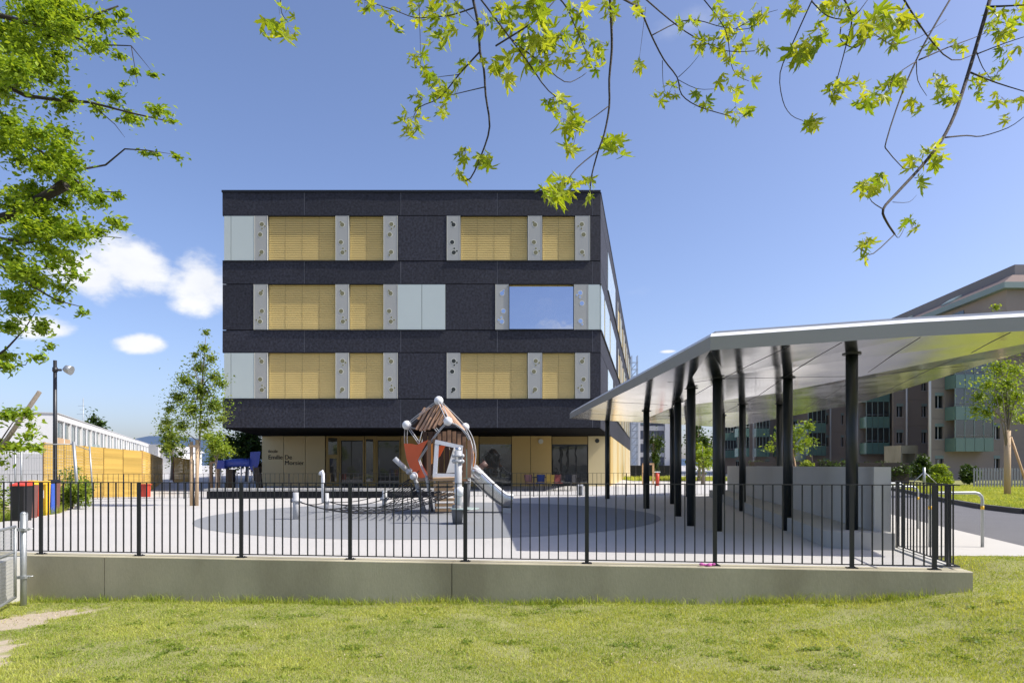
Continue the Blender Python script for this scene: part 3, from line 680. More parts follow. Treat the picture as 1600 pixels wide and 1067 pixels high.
for a, b in ((531.5, 568), (589, 625)):
    gp('glass_door', a, b, m_glass_dk, y=YG+.12, th=.03)
    for q in (a, b): gp('door_frame', q-1, q+1, m_gold_d, y=YG-.02, g=0)
    f_ = MB().box(gx(a+1), gx(b-1), YG-.02, YG+.1, zt-.28, zt-.01); f_.build('door_head', m_gold_d, sb)
dd = gp('side_light', 569.5, 587.5, m_gold_d)
MB().box(gx(572), gx(583), YG-.02, YG+.05, Z(752, YG), Z(686, YG)).build('pane', m_glass, dd)
for a, b, m in ((626.5, 660, m_gold), (660, 700, m_gold), (700, 748, m_gold), (799.5, 829, m_gold), (829, 862, m_gold), (919, 952.3, m_gold_l)): gp('gold_panel', a, b, m)
for a, b in ((749, 799), (863, 918)):
    gp('window_pane', a, b, m_glass, y=YG+.10, th=.03, z0=.15)
    MB().box(gx(a), gx(b), YG+.03, YG+.09, zt-.55, zt-.02).build('roller_box', m_gold_d, sb)
    MB().box(gx(a), gx(b), YG-.03, YG+.1, .08, .14).build('window_sill', m_gold_d, sb)
def disc(c, r, m, name, d=.05):
    MB().plate([(c[0]+r*math.cos(2*math.pi*k/18), c[1], c[2]+r*math.sin(2*math.pi*k/18)) for k in range(18)], (0, -d, 0)).build(name, m, sb)
disc((gx(933), YG-.001, Z(688.5, YG)), .15, m_hole, 'round_vent')
disc((gx(845), YG-.001, Z(689.5, YG)), .17, m_ring, 'wall_lamp', .09)
# ground floor side
YGs = 47.15
for k, a in enumerate(np.arange(YGs, 93, 3.05)):
    sidebox('gold_panel', a+.02, min(a+3.05, 94)-.02, zb, uz(668)-.03, -.16, -.02+.004*(k % 2), m_gold_l if k % 3 else m_gold)
# lettering
def text(s, px, py, hpx, Y):
    cu = bpy.data.curves.new('lettering', 'FONT'); cu.body = s; cu.size = hpx/F*Y; cu.extrude = .012
    o = bpy.data.objects.new('tmp', cu); col.objects.link(o); dg = bpy.context.evaluated_depsgraph_get(); dg.update()
    me = bpy.data.meshes.new_from_object(o.evaluated_get(dg)); bpy.data.objects.remove(o); me.materials.clear(); me.materials.append(m_letter)
    me.name = 'lettering'
    q = link('lettering', me, sb, (X(px, Y), Y-.02, Z(py, Y)), (R(90), 0, 0)); q['label'] = 'black lettering reading '+s; return q
text('école', 419, 707, 7.0, YG); text('Emilie', 419, 717.3, 9.6, YG); text('De', 444.7, 717.3, 9.6, YG); text('Morsier', 444.7, 726, 9.6, YG)

# ------------------------------------------------------------------ bench in front of the school
bn = thing('bench', (-8, 29.4, 0), 'long low bench with pale concrete top and dark plinth behind the climbing net', 'bench')
MB().box(X(320, 29), X(690, 29), 28.9, 29.75, .27, .37).build('seat', m_conc_l, bn)
MB().box(X(323, 29), X(688, 29), 29.0, 29.65, -.05, .27).build('plinth', m_dark_edge, bn)

# ------------------------------------------------------------------ play house with slide
ph = thing('play_house', G(690, 802), 'timber climbing house with pitched plank roof, orange panels and steel slide', 'play house')
Tn, Ln, Cn, Rn, Bn = P(685.5, 626, 20.0), P(635.5, 664, 20.3), P(700, 658, 18.95), P(727, 667, 20.3), P(668, 655, 21.6)
for p, r in ((Tn, .135), (Ln, .135), (Cn, .125), (Rn, .12), (Bn, .12)): MB().ball(p, r, 16, 10).build('ball_joint', m_white, ph)
def arc(p, q, sag, n=8):
    p, q = Vector(p), Vector(q); return [p.lerp(q, k/n)+Vector(sag)*(4*(k/n)*(1-k/n)) for k in range(n+1)]
FLn, FRn, BLn, BRn = P(667, 745, 19.1), P(733, 748, 19.2), P(650, 748, 20.9), P(728, 745, 21.0)
def dbl(p, q, sag, r=.013, gap=.04):
    u = Vector((gap, 0, 0)); MB().tube(arc(p-u, q-u, sag), r, 7).tube(arc(p+u, q+u, sag), r, 7).build('frame_tube', m_playgrey, ph)
for p, q in ((Tn, Ln), (Tn, Cn), (Tn, Rn), (Tn, Bn)): dbl(p, q, (0, 0, .02))
dbl(Ln, BLn+Vector((-.1, 0, .2)), (-.10, 0, 0)); dbl(Cn, P(655, 718, 19.3), (.05, -.05, .12), gap=.02); dbl(Cn, FRn, (.32, 0, .25), gap=.02); dbl(Rn, BRn, (.22, 0, .1)); dbl(Rn, P(734, 745, 19.6), (.20, 0, .05))
dbl(P(655, 718, 19.3), FLn, (-.02, 0, 0), gap=.02); dbl(Ln, P(660, 700, 20.2), (0, 0, 0), .014, .03); dbl(Ln, P(655, 668, 20.1), (0, 0, -.05), .02, .0); dbl(Bn, BLn, (-.1, .1, 0)); dbl(Bn, BRn, (.1, .1, 0))
def roofY(a, b): return 20-.0246*(a-686)-.0234*(b-630)
for k, (a, b, c, d) in enumerate([(653.5, 655, 664.5, 637), (651, 671, 670.6, 636.5), (657, 673, 680, 632), (663, 672.5, 686, 631), (669.5, 671, 691, 634.5), (677.5, 669, 693.5, 643), (686, 664, 696, 650)]):
    MB().bar(P(a, b, roofY(a, b)), P(c, d, roofY(c, d)), .083, .035, up=(-.4, -1, .9)).build('roof_plank', m_roofw, ph)
for k in range(3):
    t = k/2; lo = P(709, 663, 19.4).lerp(P(725, 672, 20.1), t); hi = P(687.5, 632, 19.8).lerp(P(694, 634, 20.05), t)
    MB().bar(lo, hi, .085, .03, up=(1, -1, .9)).build('roof_plank', m_wood if k == 1 else m_roofw, ph)
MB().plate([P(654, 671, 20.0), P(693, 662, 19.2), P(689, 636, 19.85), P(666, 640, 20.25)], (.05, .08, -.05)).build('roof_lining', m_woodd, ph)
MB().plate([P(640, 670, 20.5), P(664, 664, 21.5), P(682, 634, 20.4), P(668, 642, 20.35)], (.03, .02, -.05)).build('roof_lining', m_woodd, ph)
# front wall planks, with an opening for the window
pk = np.linspace(671, 733, 9)
for k, a in enumerate(pk):
    top = 672+9*abs((a-702)/22)**1.6; bot = 746
    segs = [(top, bot)] if (a < 681 or a > 722) else [(top, 696.5)]
    for s0, s1 in segs: MB().bar(P(a, s0, 19.05+.05*(k % 2)), P(a, s1, 19.05+.05*(k % 2)), .098, .03, up=(0, 1, 0)).build('wall_plank', m_wood, ph)
for k, a in enumerate(np.linspace(664, 724, 8)): MB().bar(P(a, 674, 21.2), P(a, 742, 21.2), .145, .03, up=(0, 1, 0)).build('wall_plank', m_woodd, ph)  # back planks coloured darker to paint in the shade of the interior
for k in range(5):
    q = P(734, 690+3*k, 19.4+.35*k); MB().bar(q, Vector((q.x, q.y, 1.05)), .16, .03, up=(1, 0, 0)).build('wall_plank', m_wood, ph)
for k in range(2, 4):
    q = P(674-2*k, 700, 19.9+.4*k); MB().bar(q, Vector((q.x, q.y, 1.05)), .14, .03, up=(1, 0, 0)).build('wall_plank', m_wood, ph)
wq = [P(683, 690.5, 18.98), P(720, 698.5, 18.98), P(718, 743, 18.98), P(679.5, 742.5, 18.98)]
wf = link('window', MB().add([wq[0], wq[1], wq[1]], [(0, 1, 2)]).mesh('window', m_white), ph) if False else None
for i in range(4):
    dq = (wq[(i+1) % 4]-wq[i]).normalized(); e_ = .055 if i % 2 == 0 else -.056
    MB().bar(wq[i]-dq*e_, wq[(i+1) % 4]+dq*e_, .11, .09 if i % 2 == 0 else .08, up=(0, 1, 0)).build('window_frame', m_white, ph)
MB().plate([P(709, 699, 19.25), P(716, 700, 19.3), P(716, 738, 19.3), P(697, 739, 19.25)], (0, .03, 0)).build('white_panel', m_white, ph)
MB().plate([P(685, 694, 19.3), P(696, 696, 19.3), P(688, 712, 19.3), P(684, 716, 19.3)], (0, .03, 0)).build('red_panel', m_red, ph)
MB().plate([P(a, b, 20.25-.4*(a-631)/38) for a, b in [(631, 692.5), (644, 693), (650.5, 695), (660, 690.5), (669, 687), (661, 701), (654.6, 715), (661, 728), (669, 742), (664, 746), (657.7, 747), (648.5, 742), (640, 730), (635, 716)]], (0, .025, 0)).build('orange_red_panel', m_red, ph)
MB().plate([P(a, b, 19.9) for a, b in [(731.5, 689), (736, 694), (741, 708), (743.5, 722), (742, 733), (738, 727), (734, 712)]], (0, .04, .0)).build('orange_panel', m_orange, ph)
MB().plate([P(a, b, 19.6) for a, b in [(668, 700), (676, 692), (679, 700), (677, 722), (671, 728)]], (0, .03, 0)).build('orange_panel', m_orange, ph)
MB().plate([P(726, 700, 19.3), P(731, 702, 19.35), P(731, 752, 19.3), P(723, 752, 19.25)], (0, .03, 0)).build('green_panel', M('grey_green_panel', (.10, .14, .12), .5, .1), ph)
# floor and plank ramp
MB().plate([FLn, FRn, BRn, BLn], (0, 0, -.07)).build('floor', m_wood, ph)
for k in range(7):
    t = (k+.4)/7; c0 = P(676+1.2*t*3, 747, 18.9).lerp(G(680, 803), t); c1 = P(711, 746, 18.9).lerp(G(712, 803), t); c0.z += .03; c1.z += .03
    MB().bar(c0, c1, .04, .082, up=(0, -.35, 1)).build('ramp_plank', m_wood_l, ph)
for a in (679, 709): MB().bar(P(a, 746, 19.0), G(a+2, 800), .05, .06).build('ramp_beam', m_playgrey, ph)
for p, q in ((FLn, G(676, 799)), (BLn, G(661, 793)), (BRn, G(727, 791)), (FRn, G(731, 797))):
    MB().tube([p, q-Vector((0, 0, .05))], .05, 10).build('leg', m_playgrey, ph)
# leaning pole with ball on the left
MB().tube([P(616, 716, 19.6), P(634, 733, 19.7)], .075, 12).tube([P(634, 733, 19.7), P(647, 744, 19.8), P(655, 770, 19.9), G(663, 800)], [.06, .06, .06, .075], 12).build('leaning_pole', m_playgrey, ph)
MB().ball(P(646.5, 743.5, 19.75), .12).build('ball_joint', m_white, ph); MB().tube([P(638, 735, 19.7), P(641, 738, 19.72)], .10, 12).build('clamp', m_playgrey, ph)
MB().ball(P(654, 768, 19.88), .08).build('ball_joint', m_playgrey, ph)
# front post with clamps
fp = G(716, 818); fy = fp.y
MB().tube([(fp.x, fy, -.03), (fp.x, fy, Z(704, fy))], .085, 16).build('front_post', m_playgrey, ph)
MB().tube([(fp.x-.02, fy, .0), (fp.x-.02, fy, .30), (fp.x-.01, fy, .44)], [.11, .14, .12], 16).build('post_foot', M('dark_grey_foot', (.16, .165, .17), .5, .1), ph)
for yy in (712, 720.5): MB().tube([(fp.x, fy, Z(yy+2, fy)), (fp.x, fy, Z(yy-2, fy))], .125, 14).ball((fp.x+.1, fy-.05, Z(yy, fy)), .05, 8, 6).ball((fp.x-.1, fy-.05, Z(yy, fy)), .05, 8, 6).build('clamp', m_playgrey, ph)
MB().tube([(fp.x, fy, Z(707, fy)), (fp.x, fy, Z(699, fy))], .07, 14).build('post_cap', m_inox, ph)
MB().ball((fp.x+.03, fy-.02, Z(767, fy)), .125).build('ball_joint', m_white, ph)
MB().tube([(fp.x+.15, fy, Z(795, fy)), (fp.x+.15, fy, Z(793.5, fy))], .34, 22).build('turning_disc', M('pale_green_disc', (.42, .52, .48), .3, .05), ph)
# slide
path = [P(735, 741, 19.75), P(744, 744, 19.75), P(757, 757, 19.75), P(770, 769, 19.75), P(781, 778, 19.75), P(789, 783, 19.75), P(801, 784.5, 19.75)]
prof = [(-.27, .20), (-.25, .02), (-.17, -.10), (0, -.14), (.17, -.10), (.25, .02), (.27, .20)]
sm = MB(); V_ = []
for i, p in enumerate(path):
    t = (path[min(i+1, len(path)-1)]-path[max(i-1, 0)]).normalized(); up = Vector((0, 1, 0)).cross(t) * -1
    if up.z < 0: up = -up
    for a, b in prof: V_.append(p+Vector((0, a, 0))+up*b)
    for a, b in reversed(prof): V_.append(p+Vector((0, a*1.14, 0))+up*(b-.04))
m_ = len(prof)*2
sm.add(V_, [(i*m_+k, i*m_+(k+1) % m_, (i+1)*m_+(k+1) % m_, (i+1)*m_+k) for i in range(len(path)-1) for k in range(m_)]); sm.smooth = True
sl_ = sm.build('slide', m_inox, ph)
for a in (-.28, .28): MB().tube([(V_[i*m_] if a < 0 else V_[i*m_+len(prof)-1]) for i in range(len(path))], .035, 8).build('slide_rim', m_white if a < 0 else m_playgrey, sl_)
MB().box(path[-1].x-.30, path[-1].x-.02, 19.5, 20.0, -.05, path[-1].z-.15).build('slide_foot', m_playgrey, sl_)
MB().tube([P(738, 744, 19.7), P(750, 731, 19.7)], .15, 16).build('slide_collar', m_playgrey, ph)
MB().tube([P(750, 731, 19.7), P(760, 723, 19.7)], .085, 14).build('brown_stub', M('brown_tube', (.14, .085, .07), .5, .1), ph)
for p, q in (((742, 735), (752, 741)), ((740, 741), (748, 748))): MB().tube([P(*p, 19.45), P(*q, 19.45)], .05, 10).build('clamp', m_playgrey, ph)

# ------------------------------------------------------------------ rope net with its posts
nt = thing('climbing_net', G(560, 800), 'black rope climbing net slung between short grey posts beside the play house', 'climbing net')
def npost(px, top, base, r=.085):
    p = G(px, base); o = MB().tube([(p.x, p.y, -.03), (p.x, p.y, Z(top, p.y))], r, 14).build('net_post', m_playgrey, nt)
    zz = Z(top+13, p.y); MB().tube([(p.x, p.y, zz-.04), (p.x, p.y, zz+.04)], r*1.35, 14).ball((p.x+r*1.2, p.y-.03, zz), .05, 8, 6).ball((p.x-r*1.2, p.y-.03, zz), .05, 8, 6).build('clamp', m_playgrey, o)
    return Vector((p.x, p.y, zz))
q1 = npost(463, 769, 811); q2 = npost(510, 770, 800, .07); q3 = npost(601, 766, 797, .075)
hk = G(505, 801); MB().tube([(hk.x, hk.y, Z(784, hk.y)), (hk.x-.01, hk.y, Z(740, hk.y)), (hk.x-.03, hk.y, Z(736, hk.y)), (hk.x-.07, hk.y, Z(738, hk.y)), (hk.x-.08, hk.y, Z(742, hk.y))], .05, 10).build('hook_pole', m_white, nt)
def sag(p, q, s, n=10): return [p.lerp(q, k/n)-Vector((0, 0, s*4*(k/n)*(1-k/n))) for k in range(n+1)]
ea = sag(q1, P(718, 768, 16.5), .42, 16); eb = sag(q2, P(700, 767, 18.6), .30, 16); ec = sag(q3, P(652, 760, 19.9), .12, 16)
rp = MB()
for e in (ea, eb, ec): rp.tube(e, .016, 6)
rp.tube(sag(q1, q2, .1), .014, 6).tube(sag(q2, q3, .15), .014, 6).tube(sag(q3, P(655, 735, 19.9), .05), .013, 6).tube(sag(q2, P(640, 748, 19.8), .25), .013, 6)
rp.build('edge_rope', m_rope, nt)
ne = MB()
for i in range(3, 16):
    a, b, c = ea[i], eb[i], ec[i]
    ne.tube([a, a.lerp(b, .33)-Vector((0, 0, .04)), a.lerp(b, .66)-Vector((0, 0, .04)), b], .012, 5)
    if i > 6: ne.tube([b, b.lerp(c, .5)-Vector((0, 0, .03)), c], .012, 5)
    if i < 15: ne.tube([a, ea[i].lerp(eb[i+1], .5), eb[i+1]], .010, 5)
for t in (.25, .5, .75):
    ne.tube([ea[i].lerp(eb[i], t)-Vector((0, 0, .035)) for i in range(3, 17)], .012, 5); ne.tube([eb[i].lerp(ec[i], t)-Vector((0, 0, .03)) for i in range(7, 17)], .012, 5)
for k in range(11):
    a = P(600+5*k, 780-.6*k, 19.2); b = P(640+1.5*k, 752+2*k, 19.9); ne.tube([a, b], .013, 5)
tag(ne.build('net_mesh', m_rope, nt), kind='stuff')

# ------------------------------------------------------------------ chairs and cube in front of the school
def chair(px, Y, m, label, rz):
    t = thing('chair', (X(px, Y), Y, -.05), label, 'chair', 'small chairs in front of the school'); c, s = math.cos(rz), math.sin(rz)
    o = Vector((X(px, Y), Y, -.05))
    def w(x, y, z): return o+Vector((x*c-y*s, x*s+y*c, z))
    def bx(nm, x0, x1, y0, y1, z0, z1, mm):
        MB().add([w(*p) for p in [(x0, y0, z0), (x1, y0, z0), (x1, y1, z0), (x0, y1, z0), (x0, y0, z1), (x1, y0, z1), (x1, y1, z1), (x0, y1, z1)]], [(3, 2, 1, 0), (4, 5, 6, 7), (0, 1, 5, 4), (1, 2, 6, 5), (2, 3, 7, 6), (3, 0, 4, 7)]).build(nm, mm, t)
    bx('seat', -.22, .22, -.22, .22, .42, .46, m)
    MB().add([w(-.21, .2, .50), w(.21, .2, .50), w(.24, .27, .90), (w(-.24, .27, .90)), w(-.21, .23, .50), w(.21, .23, .50), w(.24, .30, .90), w(-.24, .30, .90)], [(0, 1, 2, 3), (7, 6, 5, 4), (0, 4, 5, 1), (1, 5, 6, 2), (2, 6, 7, 3), (3, 7, 4, 0)]).build('backrest', m, t)
    for a in (-.2, .2):
        for b in (-.2, .2): MB().tube([w(a*1.1, b*1.15, 0), w(a*.9, b*.9, .43)], .014, 6).build('leg', m_blackp, t)
        MB().tube([w(a*.9, .19, .43), w(a*1.05, .25, .88)], .013, 6).build('back_stay', m_blackp, t)
chair(828, 37.800000000000004, m_plum, 'brown chair at the left end of the row before the school windows', R(20)); chair(844, 38.0, m_cb, 'blue chair second from left in the row before the school', R(-10)); chair(858, 37.6, m_cy, 'yellow chair in the middle of the row before the school windows', R(190))
chair(872, 37.9, m_cr, 'red chair next to the yellow one before the school windows', R(10)); chair(887, 37.7, m_blackp, 'black chair right of the red one before the school windows', R(-15)); chair(899, 38.4, m_blackp, 'black chair farthest right behind the white cube', R(25))
tb = thing('table', (X(865, 39.2), 39.2, -.05), 'long dark table behind the row of coloured chairs', 'table')
MB().box(X(832, 39.2), X(905, 39.2), 38.9, 39.6, .66, .71).build('tabletop', m_blackp, tb)
for a in (834, 903):
    for b in (38.95, 39.55): MB().box(X(a, 39.2)-.03, X(a, 39.2)+.03, b-.03, b+.03, -.05, .66).build('leg', m_blackp, tb)
cb = MB(); a, b = X(902, 32.4), X(911, 32.4); cb.box(a, b, 32.3, 32.7, .39, .45).box(a, a+.05, 32.3, 32.7, -.06, .39).box(b-.05, b, 32.3, 32.7, -.06, .39).box(a+.05, b-.05, 32.62, 32.66, -.06, .39)
tag(cb.build('stool_cube', m_white, None, (a, 32.4, 0)), 'small white open stool cube right of the black chairs', 'stool')

# ------------------------------------------------------------------ foliage helpers
def leaf_cloud(name, blobs, n, size, mat, up=.55, asp=.55, soft=False):
    """blobs: (centre, (rx,ry,rz), weight)"""
    w = np.array([b[2] for b in blobs], float); w /= w.sum(); idx = rng.choice(len(blobs), n, p=w)
    C = np.array([tuple(b[0]) for b in blobs])[idx]; Rr = np.array([b[1] for b in blobs])[idx]
    d = rng.normal(0, 1, (n, 3)); d /= np.linalg.norm(d, axis=1)[:, None]; r = np.abs(rng.normal(0, .72, n)) if soft else rng.random(n)**.45
    p = C+d*Rr*r[:, None]
    s = size*(.55+.9*rng.random(n)); nrm = rng.normal(0, 1, (n, 3)); nrm[:, 2] = np.abs(nrm[:, 2])+up; nrm /= np.linalg.norm(nrm, axis=1)[:, None]
    a = np.cross(nrm, rng.normal(0, 1, (n, 3))); a /= np.linalg.norm(a, axis=1)[:, None]; b = np.cross(nrm, a)
    L, W = s[:, None], (s*asp)[:, None]
    V = np.stack([p-a*L*.5, p+b*W*.5+nrm*L*.06, p+a*L*.5-nrm*L*.10, p-b*W*.5+nrm*L*.06], 1)
    i = np.arange(n)[:, None]*4; Fa = np.concatenate([i+np.array([[0, 1, 2]]), i+np.array([[0, 2, 3]])])
    t = np.clip(.45+.28*rng.normal(0, 1, n)+.25*(rng.random(len(blobs))-.5)[idx], 0, 1)
    return np_mesh(name, V.reshape(-1, 3), Fa, mat, np.repeat(t, 4))
def tree(name, base, h, crown, n, size, mat, label, bark=m_barkg, r=.09, group='trees around the school', cat='tree', limbs=6, lean=(0, 0)):
    base = Vector(base); t = thing(name, base, label, cat, group)
    top = base+Vector((lean[0], lean[1], h*.92)); tr = MB()
    tr.tube([base-Vector((0, 0, .1)), base.lerp(top, .3)+Vector((r*.5, 0, 0)), base.lerp(top, .65)-Vector((r*.6, 0, 0)), top], [r, r*.75, r*.45, r*.1], 9)
    for k in range(limbs):
        c, rad, w = crown[k % len(crown)]; s = base.lerp(top, .35+.45*random.random()); e = Vector(c)+Vector([random.uniform(-.7, .7)*q for q in rad])
        tr.tube([s, s.lerp(e, .5)+Vector((0, 0, .05*h*random.random())), e], [r*.35, r*.22, r*.06], 6)
    tr.build('trunk', bark, t)
    o = link('crown', leaf_cloud('crown', crown, n, size, mat, soft=True), t, (0, 0, 0)); o.location = -base
    return t
def rand_crown(c, rx, ry, rz, k, s=.42):
    out = []
    for _ in range(k):
        d = Vector((random.gauss(0, 1), random.gauss(0, 1), random.gauss(0, 1))).normalized()*random.random()**.4
        q = s*(.6+.7*random.random()); out.append((Vector(c)+Vector((d.x*rx*.8, d.y*ry*.8, d.z*rz*.8)), (rx*q, ry*q, rz*q*.8), q**2))
    return out

o = link('lawn_weeds', leaf_cloud('lawn_weeds', WEEDS, 9000, .026, l_young, up=1.5, asp=.7)); tag(o, 'low broad-leaved weeds scattered through the lawn', 'weeds', kind='stuff')
o = link('dry_litter', leaf_cloud('dry_litter', [(Vector((b[0].x+.3, b[0].y, lawn_z(b[0].x+.3, b[0].y)+.012)), (.5, .3, .012), 1) for b in WEEDS[::3]]+[(Vector((-6.4, 9.0, -.67)), (.5, .8, .008), 5)], 1500, .024, leafmat('dry_leaf', (.30, .22, .12), (.58, .50, .34), .1), up=1.2, asp=.4)); tag(o, 'dry leaf litter scattered over the lawn and bare earth', 'litter', kind='stuff')
# young staked tree on the playground
b0 = G(305, 789.5); yb = b0.y
cr = []
for px, py, rr, w in [(322, 520, 5, .5), (318, 545, 10, 1), (330, 560, 9, 1), (305, 555, 7, .6), (312, 575, 18, 2), (335, 590, 16, 2), (290, 595, 17, 2), (315, 612, 22, 3), (345, 600, 10, 1), (278, 620, 16, 2), (300, 640, 22, 3), (335, 635, 20, 3), (265, 640, 14, 1), (260, 660, 14, 1), (285, 665, 18, 1.6), (320, 665, 20, 2), (345, 655, 12, 1)]:
    cr.append((P(px, py, yb+random.uniform(-.5, .5)), (rr/F*yb, rr/F*yb, rr/F*yb*.85), w))
tr_ = tree('young_tree', b0, Z(505, yb), cr, 9500, .09, l_young, 'slender young tree tied to wooden stakes on the play area', r=.05, limbs=17, group='young staked trees', lean=(.35, 0))
for dx, top in ((-.10, 690), (.09, 687)): MB().tube([(b0.x+dx, b0.y-.06, -.05), (b0.x+dx, b0.y-.06, Z(top, yb))], .055, 9).build('stake', m_stake, tr_)
MB().bar((b0.x-.16, b0.y-.12, Z(697, yb)), (b0.x+.15, b0.y-.12, Z(697, yb)), .03, .07).build('tie_bar', m_stake, tr_)
# young tree on the verge at the right
yr = 30.; b1 = Vector((X(1574, yr), yr, .05)); cr = []
for px, py, rr, w in [(1556, 480, 7, .3), (1560, 575, 22, 1.5), (1585, 580, 22, 1.5), (1575, 600, 26, 2), (1545, 600, 22, 1.5), (1590, 620, 22, 2), (1530, 620, 18, 1), (1560, 625, 24, 2), (1580, 645, 20, 1.5), (1540, 645, 16, 1), (1525, 640, 12, .6), (1598, 655, 14, .8)]:
    cr.append((P(px, py, yr+random.uniform(-.8, .8)), (rr/F*yr, rr/F*yr, rr/F*yr*.85), w))
tr_ = tree('young_tree', b1, Z(565, yr), cr, 4200, .13, l_bright, 'young tree with a slanting white stake on the right verge', r=.11, limbs=10, group='young staked trees')
MB().tube([(b1.x+.95, b1.y-.1, -.0), (b1.x+.12, b1.y-.05, 2.6)], .05, 8).build('stake', m_wood_l, tr_)
MB().tube([(b1.x, b1.y, .0), (b1.x, b1.y, 2.9)], .135, 10).build('trunk_wrap', m_stake, tr_)
# leafy young tree behind the seat wall
ym = 34.; b2 = Vector((X(1238, ym), ym, 0)); cr = []
for px, py, rr, w in [(1262, 665, 10, 1), (1248, 675, 14, 2), (1235, 690, 14, 2), (1262, 690, 13, 2), (1215, 685, 10, 1), (1250, 700, 12, 1), (1205, 700, 10, .7), (1225, 668, 10, 1)]:
    cr.append((P(px, py, ym+random.uniform(-.5, .5)), (rr/F*ym, rr/F*ym, rr/F*ym*.8), w))
tr_ = tree('young_tree', b2, Z(665, ym), cr, 1700, .15, l_bright, 'small pale green tree with crossed stakes behind the seat wall', r=.06, group='young staked trees')
for dx in (-.35, .35): MB().tube([(b2.x+dx, ym-.1, 0), (b2.x-dx*.1, ym-.1, 2.2)], .035, 8).build('stake', m_wood_l, tr_)
# larger trees behind, left of the school
def bgtree(px, Y, top, bot, half, mat, label, n=3200, size=.28, k=14, **kw):
    zt_, zb_ = Z(top, Y), Z(bot, Y); c = P(px, (top+bot)/2, Y)
    return tree('tree', (X(px, Y), Y, -.05), zt_, rand_crown(c, half/F*Y, half/F*Y, (zt_-zb_)/2, k), n, size, mat, label, r=.16 if Y > 40 else .05, **kw)
bgtree(337, 34.5, 672, 724, 25, l_bright, 'light green willowy tree beside the blue play frame', 3400, .13)
bgtree(385, 60, 660, 740, 34, l_dark, 'dark green tree half hidden behind the left end of the school', 4200, .3)
bgtree(398, 64, 688, 748, 22, l_red, 'reddish leaved tree behind the blue play frame', 2200, .28)
bgtree(268, 66, 655, 740, 27, l_young, 'grey green tree left of the young staked tree', 2600, .24, 26)
bgtree(355, 70, 672, 745, 32, l_young, 'mid green tree between the willowy and dark trees', 3600, .3)
bgtree(152, 150, 648, 700, 15, l_dark, 'round tree showing above the white row house roof', 1600, .8)
bgtree(135, 152, 655, 700, 8, l_dark, 'small tree beside the roof aerial above the row house', 900, .8)
bgtree(206, 240, 682, 716, 9, l_dark, 'small far tree at the end of the row house', 700, 1.0)
bgtree(1092, 62, 655, 742, 28, l_dark, 'dark tree seen between the canopy columns', 4200, .28)
bgtree(1098, 52, 690, 735, 22, l_bright, 'bright green shrub-like tree between the canopy columns', 2600, .2)
bgtree(1022, 70, 672, 742, 14, l_dark, 'slim tree in front of the banded tower block', 1500, .25)

def hedge(name, x0, x1, y0, y1, z1, mat, label, n, size, cat='hedge', rnd=0):
    t = thing(name, ((x0+x1)/2, (y0+y1)/2, 0), label, cat, 'hedges and bushes by the apartments')
    core = MB(); k = .2; core.box(x0+k, x1-k, y0+k, y1-k, -.05, z1-k)
    if not rnd: core.build('stems', m_bark, t)
    else: MB().tube([((x0+x1)/2, (y0+y1)/2, -.05), ((x0+x1)/2, (y0+y1)/2, z1*.6)], .03, 7).build('stems', m_bark, t)
    nb_ = max(6, int((x1-x0)*(z1)*1.6)); bl = []
    for i in range(nb_*2):
        if rnd:
            a, e = random.uniform(0, 6.28), random.random(); bl.append((Vector(((x0+x1)/2+math.cos(a)*(x1-x0)*.34*e, (y0+y1)/2+math.sin(a)*(y1-y0)*.34*e, z1*(.16+.56*random.random()*(1.1-.5*e)))), ((x1-x0)*.22, (y1-y0)*.22, z1*.2), 1))
        else: bl.append((Vector((random.uniform(x0+.3, x1-.3), random.uniform(y0+.2, y1-.2), random.uniform(.2, z1-.3))), (.7, .5, .42), 1))
    o = link('foliage', leaf_cloud('foliage', bl, n, size, mat), t); o.location = -ORG[t]
hedge('hedge', X(1176, 52), X(1330, 52), 52, 53.5, 1.85, l_dark, 'long dark clipped hedge left of the apartments behind the seat wall', 7000, .16)
hedge('hedge', X(1322, 46), X(1428, 46), 46, 47.5, 1.75, l_dark, 'dark clipped hedge in front of the glazed balconies', 5200, .15)
hedge('bush', X(1245, 40), X(1294, 40), 40, 41.6, 2.05, l_young, 'round pale bush beside the small tree behind the seat wall', 2600, .14, 'bush', 1)
hedge('bush', X(1450, 42), X(1508, 42), 42, 43.8, 1.7, l_bright, 'bright green rounded bush right of the entrance porch', 4200, .13, 'bush', 1)
hedge('bush', X(1428, 47), X(1478, 47), 47, 48.6, 2.35, l_dark, 'dark spreading shrub under the pale pipe left of the bright bush', 3200, .17, 'bush', 1)
hedge('bush', X(1500, 44), X(1552, 44), 44, 45.4, 1.9, l_dark, 'dark loose shrub behind the grey picket fence', 3200, .17, 'bush', 1)
hedge('bush', -15.1, -13.5, 18.2, 19.4, 1.25, l_young, 'scrubby bush left of the recycling bins', 1800, .09, 'bush', 1)
hedge('bush', -14.5, -13.2, 21.0, 22.0, 1.2, l_young, 'twiggy bush right of the recycling bins', 2600, .09, 'bush', 1)
hedge('bush', -17.3, -15.3, 24.5, 26, 1.5, l_young, 'leafy bush at the foot of the lamp post', 1500, .09, 'bush', 1)
